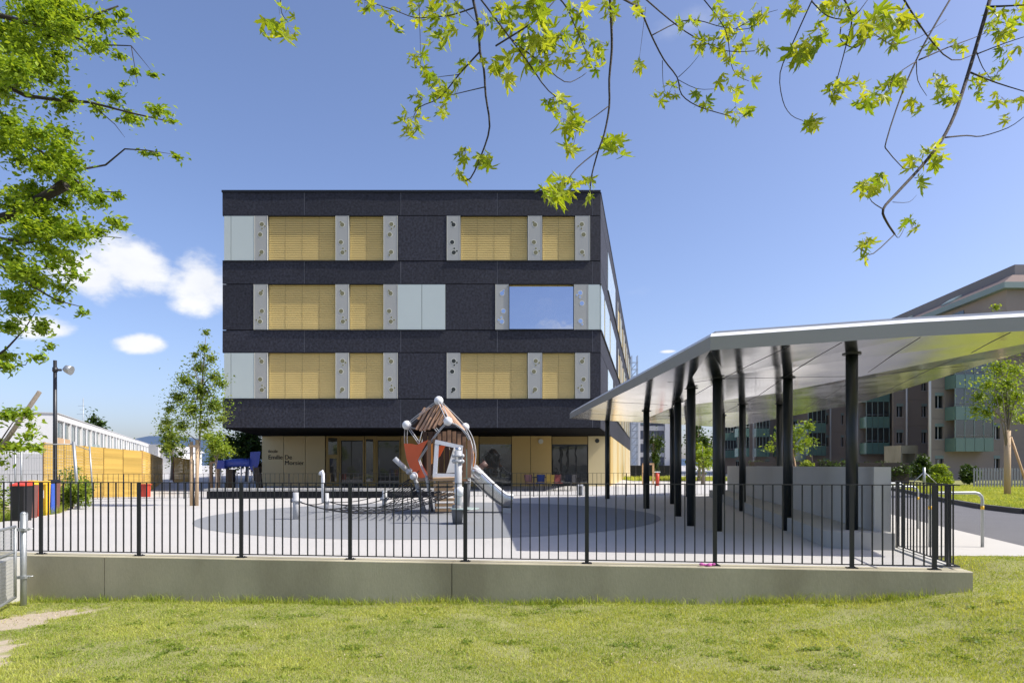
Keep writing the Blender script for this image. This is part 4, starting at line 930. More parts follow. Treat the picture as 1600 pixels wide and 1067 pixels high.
# weeds along the left edge of the play area
wds = []
for k in range(9000):
    t = rng.random(); x = np.interp(t, [0, .3, .7, 1], [-9.7, -12.3, -13.0, -15.2])-abs(rng.normal(0, .35)); y = np.interp(t, [0, .3, .7, 1], [11.3, 15.6, 19.5, 23.6])+rng.normal(0, .1); wds.append((x, y, -.05))
o = link('edge_weeds', blades(0, wds, .06, .28, .007, 'edge_weeds', l_grass, .3)); tag(o, 'rough weeds along the left edge of the play area', 'weeds', kind='stuff')
sheet('earth_strip', [(-9.6, 11.2), (-12.2, 15.6), (-12.9, 19.5), (-15.0, 23.6), (-30, 24), (-30, 11.2)], -.03, m_dirt)

# ------------------------------------------------------------------ left background: fence, bins, lamp, row house
def boards(name, a, b, z0a, z0b, zta, ztb, label, npan, bh=.125):
    t = thing(name, (a[0], a[1], 0), label, 'fence', 'yellow timber screens'); d = Vector((b[0]-a[0], b[1]-a[1], 0)); L = d.length; u = d.normalized(); ang = math.atan2(u.y, u.x)
    for p in range(npan):
        s0, s1 = L*p/npan+.012, L*(p+1)/npan-.012; ha, hb = zta+(ztb-zta)*s0/L, zta+(ztb-zta)*s1/L; zt_ = ha; nbd = int(round(zta/bh)); pa, pb2 = Vector((a[0], a[1], z0a))+u*s0, Vector((a[0], a[1], z0a))+u*s1
        for k in range(nbd):
            f = (k+.5)/nbd; pr = Vector((u.y, -u.x, 0))*random.uniform(0, .006); MB().bar(pa+Vector((0, 0, ha*f))+pr, pb2+Vector((0, 0, hb*f))+pr, .03, zta/nbd-.012).build('board', m_yellow, t)
        q = Vector((a[0], a[1], 0))+u*s0-Vector((u.y, -u.x, 0))*.06
        MB().bar(q, q+Vector((0, 0, zt_-.03)), .08, .08).build('post', m_wood, t)
boards('timber_screen', (X(68, 29.5), 29.5), (X(222, 31), 31), -.05, -.05, 2.40, 2.06, 'large sunlit yellow board screen behind the lamp post', 5)
boards('timber_screen', (X(223, 31.1), 31.1), (X(254, 58), 58), -.05, -.05, 2.08, 2.02, 'shaded yellow board screen running back from the large screen', 6)
boards('timber_screen', (X(272, 57), 57), (X(303, 60), 60), -.05, -.05, 2.1, 1.9, 'small far yellow board screen left of the staked young tree', 2)
rb_ = thing('red_box', G(226, 776), 'red hydrant box at the corner of the yellow screen', 'box')
MB().box(*(lambda p: (p.x-.16, p.x+.18, p.y-.15, p.y+.15))(G(226, 776)), 0, .52).build('cabinet', m_binr, rb_); MB().box(*(lambda p: (p.x-.2, p.x+.22, p.y-.19, p.y+.19))(G(226, 776)), .52, .56).build('lid', m_binr, rb_)
def bin_(px, Y, w, h, m, ml_, label, lab=True):
    x = X(px, Y); t = thing('recycling_bin', (x, Y, -.03), label, 'bin', 'recycling bins at the left edge'); z0 = -.03
    b = MB(); b.add([(x-w*.42, Y-w*.4, z0), (x+w*.42, Y-w*.4, z0), (x+w*.42, Y+w*.4, z0), (x-w*.42, Y+w*.4, z0), (x-w*.5, Y-w*.5, h*.9), (x+w*.5, Y-w*.5, h*.9), (x+w*.5, Y+w*.5, h*.9), (x-w*.5, Y+w*.5, h*.9)], [(3, 2, 1, 0), (4, 5, 6, 7), (0, 1, 5, 4), (1, 2, 6, 5), (2, 3, 7, 6), (3, 0, 4, 7)]); b.build('body', m, t)
    l = MB(); l.add([(x-w*.54, Y-w*.55, h*.905), (x+w*.54, Y-w*.55, h*.905), (x+w*.54, Y+w*.54, h*.905), (x-w*.54, Y+w*.54, h*.905), (x-w*.5, Y-w*.45, h*.94), (x+w*.5, Y-w*.45, h*.94), (x+w*.5, Y+w*.5, h*1.02), (x-w*.5, Y+w*.5, h*1.02)], [(3, 2, 1, 0), (4, 5, 6, 7), (0, 1, 5, 4), (1, 2, 6, 5), (2, 3, 7, 6), (3, 0, 4, 7)]); l.build('lid', ml_, t)
    if lab: MB().box(x-w*.2, x+w*.2, Y-w*.5-.012, Y-w*.5+.0, h*.5, h*.74).build('label_plate', m_white, t)
bin_(34, 16.9, .34, .95, m_blackp, m_binr, 'black recycling bin with red lid, leftmost of the row', False); bin_(47, 17.8, .26, .95, m_plum, m_biny, 'brown recycling bin with yellow lid beside the black one', False); bin_(58, 18.4, .19, .92, m_binr, m_biny, 'narrow red recycling bin with a white label')
bin_(70, 18.9, .19, .92, m_biny, m_biny, 'narrow yellow recycling bin behind the railing post'); bin_(78.5, 19.4, .19, .94, m_binb, m_blackp, 'narrow blue recycling bin with a white label'); bin_(87, 19.9, .17, .94, m_plum, m_blackp, 'narrow brown recycling bin, rightmost of the row')
bo = G(39, 828); o_ = MB().tube([(bo.x, bo.y, -.03), (bo.x, bo.y, .34)], .055, 12).ball((bo.x, bo.y, .34), .054, 12, 6); tag(o_.build('bollard', m_galv, None, (bo.x, bo.y, 0)), 'short grey bollard behind the gate post at the left', 'bollard')
# ball-stop frame with wire mesh
bs = thing('ball_stop_frame', (X(60, 22), 22, 0), 'grey steel mesh ball-stop frame in front of the yellow screen', 'mesh frame')
YS = 22.
for px, top, base, r in ((24, 694, 792, .03), (33.5, 694, 790, .03), (-20, 694, 790, .03)): MB().tube([(X(px, YS), YS, -.05), (X(px, YS), YS, Z(top, YS))], r, 8).build('post', m_galv, bs)
MB().tube([(X(123, YS), YS, -.05), (X(115, YS), YS, Z(690, YS))], .05, 10).build('post', m_galv, bs)
MB().tube([P(-20, 694, YS), P(116, 694, YS)], .018, 8).build('top_rail', m_galv, bs)
MB().tube([P(117, 695, YS), P(133, 701, 24), P(140, 703, 25)], .016, 8).build('side_rail', m_galv, bs)
MB().tube([P(140, 697, 25), Vector((X(146, 25), 25, -.05))], .028, 8).build('post', m_galv, bs)
ms_ = MB()
for a in np.arange(-18, 114, 4.2): ms_.bar(P(a, 694, YS), Vector((X(a, YS), YS, .1)), .006, .006)
for z in np.arange(.4, 2., .4): ms_.bar((X(-18, YS), YS, z), (X(117, YS), YS, z), .006, .006)
tag(ms_.build('wire_mesh', m_galv, bs), kind='stuff')
# lamp post
YL = 24.5; xl = X(86, YL); lp = thing('lamp_post', (xl, YL, 0), 'tall dark lamp post with one floodlight at the left', 'lamp post')
MB().tube([(xl, YL, -.05), (xl, YL, Z(563, YL))], [.075, .06], 14).build('pole', m_steel_blk, lp)
MB().tube([(xl-.08, YL, Z(578, YL)), (xl+.22, YL, Z(578, YL))], .045, 10).tube([(xl, YL, Z(581, YL)), (xl, YL, Z(574, YL))], .085, 14).build('bracket', m_steel_blk, lp)
c0 = P(99, 577.5, YL); c1 = P(111.5, 577, YL)
MB().tube([c0, c0.lerp(c1, .35)+Vector((0, 0, .02)), c1-Vector((0, 0, .05))], [.05, .14, .17], 16).build('floodlight', m_galv, lp)
# white row house
rh = thing('row_house', (X(89, 61), 61, 0), 'long white two-storey row house with loggias receding at the left', 'building')
ax = Vector((X(89, 61), 61)); dvec = Vector((-.4396, 1)); dn = dvec.normalized(); ln = 120/dn.y; pn = Vector((dn.y, -dn.x)); ZR = Z(646, 61)
e = ax+dn*ln
MB().prism([ax-pn*.24, ax-pn*10, e-pn*10, e-pn*.24], -.1, ZR-.55).build('body', m_render, rh)
MB().prism([ax, ax-pn*10.4, e-pn*10.4, e], ZR-.55, ZR).build('roof', m_render, rh)
MB().prism([ax-dn*.1+pn*.06, ax-pn*10.5-dn*.1, e-pn*10.5, e+pn*.06], ZR, ZR+.09).build('roof_edge', m_render_g, rh)
MB().prism([ax-dn*.01, ax-pn*.24-dn*.01, ax-pn*.24+dn*.25, ax+dn*.25], -.1, ZR-.55).build('gable_fin', m_render, rh)
MB().prism([ax-pn*.24-dn*.06, ax-pn*10.2-dn*.06, ax-pn*10.2, ax-pn*.24], -.1, Z(709, 61)).build('grey_base', m_render_g, rh)
zf = Z(692, 61)-.4
MB().prism([ax+dn*.26, ax-pn*.22+dn*.26, e-pn*.22, e], zf-.25, zf).build('floor_slab', m_render, rh)
s = 0.25; k = 0
fin = None
while s < ln-3:
    w_ = 6.4
    for q, dd_, nm, mm in ((s+.4, 2.6, 'window', m_aptglass), (s+3.5, 2.7, 'window', m_aptglass)):
        a_, b_ = ax+dn*q-pn*.20, ax+dn*(q+dd_)-pn*.20
        MB().prism([a_, b_, b_-pn*.05, a_-pn*.05], zf+.15, ZR-.75).build(nm, mm, rh)
    for q, th, dep in ((s+w_, .22, .22), (s+w_*.5, .12, .14)):
        a_, b_ = ax+dn*q, ax+dn*(q+th); MB().prism([a_, b_, b_-pn*dep, a_-pn*dep], zf, ZR-.55).build('partition_fin', m_render if dep > .2 else m_white, rh)
    a_, b_ = ax+dn*(s+.1)-pn*.05, ax+dn*(s+w_-.1)-pn*.05; MB().prism([a_, b_, b_-pn*.04, a_-pn*.04], zf, zf+.45 if k % 3 else zf+.9).build('balcony_parapet', m_wood_l if k % 4 == 0 else m_greenf, rh)
    s += w_; k += 1
ap = P(130, 660, 120); an_ = thing('roof_aerial', (ap.x, ap.y, 3), 'thin television aerial on the row house roof', 'aerial')
MB().tube([(ap.x, ap.y, 3.0), (ap.x, ap.y, Z(622, 120))], .06, 6).build('mast', m_galv, an_)
for y_, w_ in ((634, .9), (640, .6), (647, 1.1)): MB().bar((ap.x-w_, ap.y, Z(y_, 120)), (ap.x+w_*.4, ap.y, Z(y_, 120)), .05, .05).build('element', m_galv, an_)
# far white house at the end of the lane and a low house
fh = thing('far_house', (X(236, 120), 120, 0), 'small grey-white gabled house at the end of the lane', 'building')
MB().box(X(232, 120), X(247, 120), 120, 130, -.1, Z(694, 120)).build('wall', m_render_g, fh); MB().box(X(247, 120), X(275, 120), 121, 130, -.1, Z(706, 120)).build('wall', m_render, fh)
MB().add([(X(246, 120), 120.8, Z(706, 120)), (X(277, 120), 120.8, Z(706, 120)), (X(277, 120), 131, Z(706, 120)), (X(246, 120), 131, Z(706, 120)), (X(258, 120), 120.8, Z(696, 120)), (X(258, 120), 131, Z(696, 120))], [(0, 1, 4), (3, 5, 2), (1, 2, 5, 4), (0, 4, 5, 3)]).build('roof', m_render_g, fh)
MB().box(X(255, 120), X(260, 120), 120.9, 121, Z(716, 120), Z(709, 120)).build('window', m_aptglass, fh)
# blue play frame in the school's shadow
YBl = 39.; bf = thing('blue_play_frame', (X(375, YBl), YBl, 0), 'blue crawl-tube play frame on dark legs beside the school', 'play frame')
MB().box(X(341, YBl), X(354, YBl), YBl-.3, YBl+.3, Z(732, YBl), Z(719, YBl)).build('blue_box', m_blue, bf)
MB().tube([P(354, 724.5, YBl), P(366, 723, YBl), P(378, 722.5, YBl), P(391, 722.5, YBl)], .24, 14).build('crawl_tube', m_blue, bf)
MB().add([P(391, 706, YBl), P(407, 705, YBl), P(405, 722, YBl), P(399, 740, YBl), P(390, 732, YBl)]+[P(391, 706, YBl+.9), P(407, 705, YBl+.9), P(405, 722, YBl+.9), P(399, 740, YBl+.9), P(390, 732, YBl+.9)], [(0, 1, 2, 3, 4), (9, 8, 7, 6, 5)]+[(k, 5+k, 5+(k+1) % 5, (k+1) % 5) for k in range(5)]).build('blue_hood', m_blue, bf)
MB().box(X(355, YBl), X(366, YBl), YBl-.2, YBl+.2, -.06, Z(733, YBl)).build('dark_base', m_blackp, bf)
for a in (345, 377, 388, 396): MB().tube([(X(a, YBl), YBl, -.06), (X(a, YBl), YBl, Z(728, YBl))], .04, 8).build('leg', m_galv, bf)
MB().bar(P(402, 730, YBl), Vector((X(406, YBl), YBl, -.06)), .3, .3).build('dark_leg', m_blackp, bf)
wfm = thing('wooden_frame', (X(334, 42), 42, 0), 'pale timber frame left of the blue play frame', 'frame')
for a in (329, 340): MB().box(X(a, 42)-.08, X(a, 42)+.08, 42, 42.16, -.06, Z(722, 42)).build('post', m_wood_l, wfm)
MB().box(X(328, 42), X(341, 42), 41.98, 42.18, Z(724, 42), Z(721, 42)).build('beam', m_wood_l, wfm)

# ------------------------------------------------------------------ right: apartment block
ab = thing('apartment_block', (45, 70, 0), 'long brown apartment block with green glazed balconies at the right', 'building')
def seg(Y, pl_, pr_, ztop, wins, balcs, porch=None, mat=m_aptwall):
    """one frontal step of the facade; openings in pixel coordinates on its plane"""
    x0, x1 = X(pl_, Y), X(pr_, Y)
    MB().prism([(x0, Y+.32), (x1, Y+.32), (X(pr_, Y+9), Y+9), (X(pl_+2, Y+9), Y+9)], -.1, ztop).build('wall_core', m_aptwall2, ab)
    xs = sorted(set([pl_, pr_]+[w for q in wins for w in q[:2]])); n = 0
    st = 2.8
    edges = [(pl_, pr_)]
    for k in range(5):
        z0, z1 = k*st-.1 if k == 0 else k*st, (k+1)*st
        if z0 > ztop: break
        z1 = min(z1, ztop); zs, zh = z0+.95, z0+2.35
        cur = pl_
        for a, b in sorted(q[:2] for q in wins):
            MB().box(X(cur, Y)+.01, X(a, Y), Y, Y+.3, z0+.01, z1-.01).build('wall_panel', mat, ab); cur = b
            MB().box(X(a, Y), X(b, Y), Y, Y+.3, z0+.01, zs).build('wall_panel', mat, ab); MB().box(X(a, Y), X(b, Y), Y, Y+.3, zh, z1-.01).build('wall_panel', mat, ab)
            w = MB().box(X(a, Y), X(b, Y), Y+.22, Y+.25, zs, zh).build('window', m_aptglass, ab)
            MB().box(X((a+b)/2, Y)-.03, X((a+b)/2, Y)+.03, Y+.17, Y+.21, zs, zh).build('frame', m_render, w); MB().box(X(a, Y)-.04, X(b, Y)+.04, Y-.05, Y+.2, zs-.06, zs-.005).build('sill', m_render_g, w)
            MB().box(X(a, Y)-.02, X(b, Y)+.02, Y-.03, Y-.002, zh-.28, zh+.02).build('blind_box', m_greenf, w)
        MB().box(X(cur, Y)+.01, x1-.01, Y, Y+.3, z0+.01, z1-.01).build('wall_panel', mat, ab)
    for a, b in balcs:
        xa, xb = X(a, Y), X(b, Y)
        for k in range(1, 5):
            z0 = k*st
            MB().box(xa, xb, Y-1.5, Y-.02, z0-.16, z0).build('balcony_slab', m_aptwall2, ab)
            npz = 4
            for q in range(npz): MB().box(xa+(xb-xa)*q/npz+.02, xa+(xb-xa)*(q+1)/npz-.02, Y-1.55, Y-1.52, z0-.2, z0+1.0).build('parapet_panel', m_green, ab)
            for x_ in (xa, xb): MB().box(x_-.02, x_+.02, Y-1.5, Y-.05, z0-.2, z0+1.0).build('parapet_panel', m_green, ab)
            if k < 4:
                for q in range(npz): MB().box(xa+(xb-xa)*q/npz+.04, xa+(xb-xa)*(q+1)/npz-.04, Y-1.46, Y-1.44, z0+1.02, z0+st-.2).build('balcony_glazing', m_aptglass, ab)
                for q in range(npz+1): MB().box(xa+(xb-xa)*q/npz-.03, xa+(xb-xa)*q/npz+.03, Y-1.5, Y-1.42, z0+1.0, z0+st-.16).build('mullion', m_greenf, ab)
                MB().tube([(xa, Y-1.56, z0+1.22), (xb, Y-1.56, z0+1.22)], .02, 6).build('balcony_rail', m_galv, ab)
seg(62, 1453, 1640, 14, [(1461, 1474), (1553, 1562)], [(1476, 1534)])
seg(73, 1396, 1455, 14, [(1401, 1411), (1440, 1448)], [])
seg(75, 1335, 1397, 14, [(1381, 1388)], [(1343, 1378)])
seg(86, 1270, 1336, 14, [(1287, 1294), (1314, 1318)], [(1255, 1282)])
seg(98, 1180, 1272, 13, [(1196, 1202), (1240, 1247)], [(1148, 1165), (1176, 1196), (1208, 1228)])
seg(112, 1130, 1182, 12, [(1150, 1156)], [(1128, 1146)])
for px, Y in ((1416, 72.8), (1452, 61.8), (1297, 85.8), (1331, 74.8), (1177, 97.8)): MB().tube([(X(px, Y), Y-.1, 0), (X(px, Y), Y-.1, 12.5)], .10, 8).build('rain_pipe', m_render, ab)
MB().tube([(X(1251, 84), 84, 0), (X(1251, 84), 84, 6.5)], .6, 14).build('green_shaft', m_greenf, ab)
pp_ = MB(); pp_.box(X(1408, 66), X(1434, 66), 66, 69, 2.5, 3.3).box(X(1408, 66), X(1410, 66), 66, 69, 0, 2.5).box(X(1431, 66), X(1434, 66), 66, 69, 0, 2.5); pp_.build('entrance_porch', m_conc, ab)
# attic storey and roof along the whole block
RD = .062; c0y = 58.
def apx(Y, o=0): return X(1573, c0y)+RD*(Y-c0y)+o
zE = Z(443, c0y); zT = Z(402, c0y)
MB().prism([(apx(c0y), c0y), (apx(c0y)+30, c0y), (apx(170)+30, 170), (apx(170), 170)], 13.5, zE-.5).build('attic_wall', m_aptwall, ab)
def ring(o, z, s=0): return [Vector((apx(c0y-o-s, -o), c0y-o-s, z)), Vector((apx(c0y)+30, c0y-o-s, z)), Vector((apx(170)+30, 170, z)), Vector((apx(170, -o), 170, z))]
ra_, rb2 = ring(.55, zE-.5), ring(.55, zE); rc = ring(-1.5, zE+1.15); rd_ = ring(-2.1, zE+1.16); re_ = ring(-2.1, zT)
for lo, hi, m, nm in ((ra_, rb2, m_greenf, 'eave'), (rb2, rc, m_rooft, 'roof_slope'), (rd_, re_, m_aptwall2, 'roof_parapet')):
    mb = MB()
    for k in (3, 0): mb.add([lo[k], lo[(k+1) % 4], hi[(k+1) % 4], hi[k]], [(0, 1, 2, 3)])
    mb.build(nm, m, ab)
MB().add(ring(.55, zE-.5), [(0, 1, 2, 3)]).build('eave_soffit', m_greenf, ab); MB().add(re_, [(0, 1, 2, 3)]).build('roof_top', m_aptwall2, ab); MB().add([rc[0], rc[3], rd_[3], rd_[0]], [(0, 1, 2, 3)]).build('roof_gutter', m_galv, ab)
for k in range(9):
    Y0 = c0y+6+k*9; mb = MB(); mb.prism([(apx(Y0, -.02), Y0), (apx(Y0+3.4, -.02), Y0+3.4), (apx(Y0+3.4, -.06), Y0+3.4), (apx(Y0, -.06), Y0)], zE-2.6, zE-.9); mb.build('attic_window', m_green if k % 2 else m_aptglass, ab)
    Y1 = Y0+2; q0 = Vector((apx(Y1, .1), Y1, zE+.35)); mb = MB(); mb.add([q0, q0+Vector((RD*2, 2, 0)), q0+Vector((RD*2+.95, 2, .55)), q0+Vector((.95, 0, .55)), q0+Vector((0, 0, .18)), q0+Vector((RD*2, 2, .18)), q0+Vector((RD*2+.8, 2, .68)), q0+Vector((.8, 0, .68))], [(4, 5, 6, 7), (0, 1, 5, 4), (0, 4, 7, 3), (1, 2, 6, 5)]); mb.build('roof_light', m_greenf, ab)
# unseen block added further right to throw shade on the near face
MB().box(62, 80, 38, 60, -.1, 17).build('wall_core', m_aptwall, ab)
# grey picket fence
pf = thing('picket_fence', (X(1522, 40), 40, 0), 'grey steel picket fence in front of the apartments', 'fence')
pme = MB().box(-.045, .045, -.015, .015, .02, 1.15).mesh('picket', m_picket)
for k in range(38): link('picket', pme, pf, (X(1522, 40)+k*.17, 40-.05*k*.0, .06))
for z in (.25, 1.05): MB().box(X(1522, 40)-.05, X(1522, 40)+6.4, 40.02, 40.05, z, z+.05).build('rail', m_galv, pf)
tp = thing('cable_stay_post', (X(1444, 38), 38, 0), 'grey post with two slanting stays by the bright bush', 'post')
MB().tube([(X(1444, 38), 38, 0), (X(1444, 38), 38, 1.25)], .07, 8).build('post', m_galv, tp)
for d_ in (-.75, .75): MB().tube([(X(1444, 38), 38, 1.0), (X(1444, 38)+d_, 38, .3)], .025, 6).build('stay', m_galv, tp)

# ------------------------------------------------------------------ middle background
YT = 150.; tw = thing('tower_block', (X(1025, YT), YT, 0), 'pale tower block with blue glass bands seen under the canopy', 'building')
MB().box(X(1000, YT), X(1038, YT), YT+.5, YT+15, -.1, 17.5).build('core', m_aptwall2, tw)
for k in range(6):
    z = k*2.9+.3; MB().box(X(1000, YT), X(1038, YT), YT-.2, YT+.5, z, z+1.0).build('parapet_band', m_render_g, tw)
    for q in range(4): MB().box(X(1000+9.5*q+.3, YT), X(1000+9.5*(q+1)-.3, YT), YT+.2, YT+.45, z+1.02, z+2.85).build('window', m_glass_sky, tw)
MB().box(X(1038.5, YT), X(1053, YT), YT-.4, YT+15, -.1, 17.5).build('end_wall', m_render, tw)
MB().box(X(996, YT), X(1000, YT), YT-.4, YT+15, -.1, 17.5).build('end_wall', m_render, tw)
lm = thing('lattice_mast', (X(991, 140), 140, 0), 'grey lattice crane mast rising beside the school', 'mast')
mb = MB(); xm0 = X(991, 140); ztp = Z(556, 140)
for dx in (-.65, .65):
    for dy in (-.65, .65): mb.bar((xm0+dx, 140+dy, 0), (xm0+dx*.9, 140+dy*.9, ztp), .12, .12)
mb.build('chords', m_galv, lm); mb = MB(); z = 0.
while z < ztp-1.4:
    for dy in (-.65, .65): mb.bar((xm0-.65, 140+dy, z), (xm0+.65, 140+dy, z+1.4), .08, .08); mb.bar((xm0-.65, 140+dy, z+1.4), (xm0+.65, 140+dy, z+1.4), .08, .08)
    z += 1.4
mb.build('lacing', m_galv, lm)
dw = thing('dark_hoarding', (X(1020, 75), 75, 0), 'low dark hoarding behind the lawn under the canopy view', 'fence')
for k in range(8): MB().box(X(985, 75)+k*.62, X(985, 75)+k*.62+.6, 75, 75.08, -.05, Z(727, 75)-.0).build('board', m_dark_edge, dw)
sheet('far_lawn', [(11, 62), (30, 62), (34, 74.8), (11, 74.8)], -.03, l_bright if False else m_soil)
fl = []
for k in range(9000): fl.append((rng.uniform(11, 30), 62+12*rng.random(), -.03))
o = link('far_lawn_grass', blades(0, fl, .12, .35, .03, 'far_lawn_grass', l_grass)); tag(o, 'strip of far lawn in front of the dark hoarding', 'grass', kind='stuff')
fr2 = thing('timber_goal_frame', (X(1013, 50), 50, 0), 'pale timber frame standing on the far lawn under the canopy', 'frame')
for a in (1005, 1021): MB().box(X(a, 50)-.06, X(a, 50)+.06, 50, 50.12, -.06, Z(725, 50)).build('post', m_wood_l, fr2)
MB().box(X(1004, 50), X(1022, 50), 50.0, 50.12, Z(726, 50), Z(724, 50)+.02).build('beam', m_wood_l, fr2)
rd2 = thing('red_bin', (X(1027, 48), 48, 0), 'small red litter bin with white top on the far path', 'bin')
MB().tube([(X(1027, 48), 48, -.06), (X(1027, 48), 48, Z(738, 48))], [.13, .15], 12).build('body', m_binr, rd2); MB().box(X(1023, 48), X(1031, 48), 47.85, 48.15, Z(738, 48), Z(736.5, 48)).build('lid', m_white, rd2)

# ------------------------------------------------------------------ big tree at the left edge
lt = thing('left_tree', (-12.5, 8.5, -.75), 'large leafy tree reaching in from the left edge', 'tree')
YT_ = 9.0
def lp_(pts, Y=YT_): return [P(a, b, Y+(.15*math.sin(a*.05))) for a, b in pts]
trunk = MB().tube([(-12.5, 8.5, -1), (-12.3, 8.6, 1.5), (-12.1, 8.7, 4), (-11.8, 8.8, 7), (-11.6, 9, 10)], [.34, .28, .24, .18, .08], 12); trunk.build('trunk', m_bark, lt)
hub = Vector((-12.1, 8.7, 3.8))
for pts, r in [([(-160, 60), (-60, 100), (40, 150), (95, 157), (140, 160), (210, 178), (265, 190)], .035), ([(-220, 420), (-60, 360), (20, 336), (60, 312), (104, 290)], .075), ([(60, 312), (110, 270), (126, 265), (165, 258), (195, 233), (230, 235), (245, 240)], .020),
               ([(-200, -40), (-60, 10), (60, 40), (130, 30), (185, 10)], .05), ([(-200, 640), (-40, 580), (10, 545), (38, 515), (55, 488)], .022), ([(60, 40), (150, 70), (205, 72), (215, 130)], .014), ([(-60, 360), (40, 380), (120, 365), (190, 372)], .022),
               ([(-60, 360), (20, 430), (90, 470), (130, 480)], .02), ([(-60, 100), (20, 200), (80, 250), (140, 300), (190, 300)], .025), ([(-80, 560), (0, 575), (40, 570), (48, 555)], .012), ([(-60, 720), (0, 690), (20, 660), (55, 640)], .014), ([(140, 160), (180, 195), (195, 215)], .008), ([(205, 72), (240, 115)], .006), ([(230, 235), (282, 243)], .006)]:
    ps = lp_(pts); n_p = len(ps)
    MB().tube(ps, [r*(1-.8*i/(n_p-1)) if r != .075 else r*(1-.25*i/(n_p-1)) for i in range(n_p)], 8).build('branch', m_bark, lt)
MB().tube(lp_([(-60, 745), (5, 695), (62, 612)]), [.034, .031, .028], 10).build('cut_branch', m_barkg, lt)
bl = []
for px, py, rr in [(60, 40, 75), (130, 35, 45), (160, 60, 25), (20, 110, 60), (90, 110, 40), (110, 150, 28), (165, 165, 24), (205, 178, 18), (240, 182, 20), (262, 190, 9), (30, 210, 48), (90, 225, 36), (60, 255, 40), (110, 262, 28), (30, 300, 45), (100, 300, 36), (150, 300, 28), (180, 308, 12), (50, 345, 45), (110, 345, 36), (165, 350, 26), (188, 352, 12), (30, 395, 45), (90, 395, 36), (60, 430, 34), (110, 425, 20), (100, 462, 20), (128, 482, 10), (25, 470, 36), (60, 505, 20), (20, 520, 22), (200, 60, 14), (178, 85, 14), (205, 112, 8), (240, 120, 7), (195, 133, 6), (228, 236, 8), (245, 240, 6), (282, 243, 8), (190, 30, 10), (15, 555, 20), (55, 552, 16), (80, 548, 9), (20, 575, 20), (20, 640, 26), (45, 650, 18), (15, 690, 22), (40, 690, 18), (10, 720, 16), (45, 662, 12), (60, 700, 10)]:
    for k in range(max(1, int(rr/9))):
        a = random.uniform(0, 6.28); q = rr*.72*math.sqrt(random.random()); s = rr*.32+5
        bl.append((P(px+q*math.cos(a), py+q*math.sin(a), YT_+random.uniform(-1, 1)*min(.9, rr/55)), (s/F*YT_*1.5, s/F*YT_*1.2, s/F*YT_*.85), s*s))
for k in range(60): bl.append((Vector((-12+random.gauss(0, 1.8)-1.5, 9+random.gauss(0, 1.6), 6+random.gauss(0, 2.2))), (.8, .8, .45), 500))
o = link('crown', leaf_cloud('crown', bl, 60000, .073, l_left, up=.7, asp=.5, soft=True), lt); o.location = -ORG[lt]

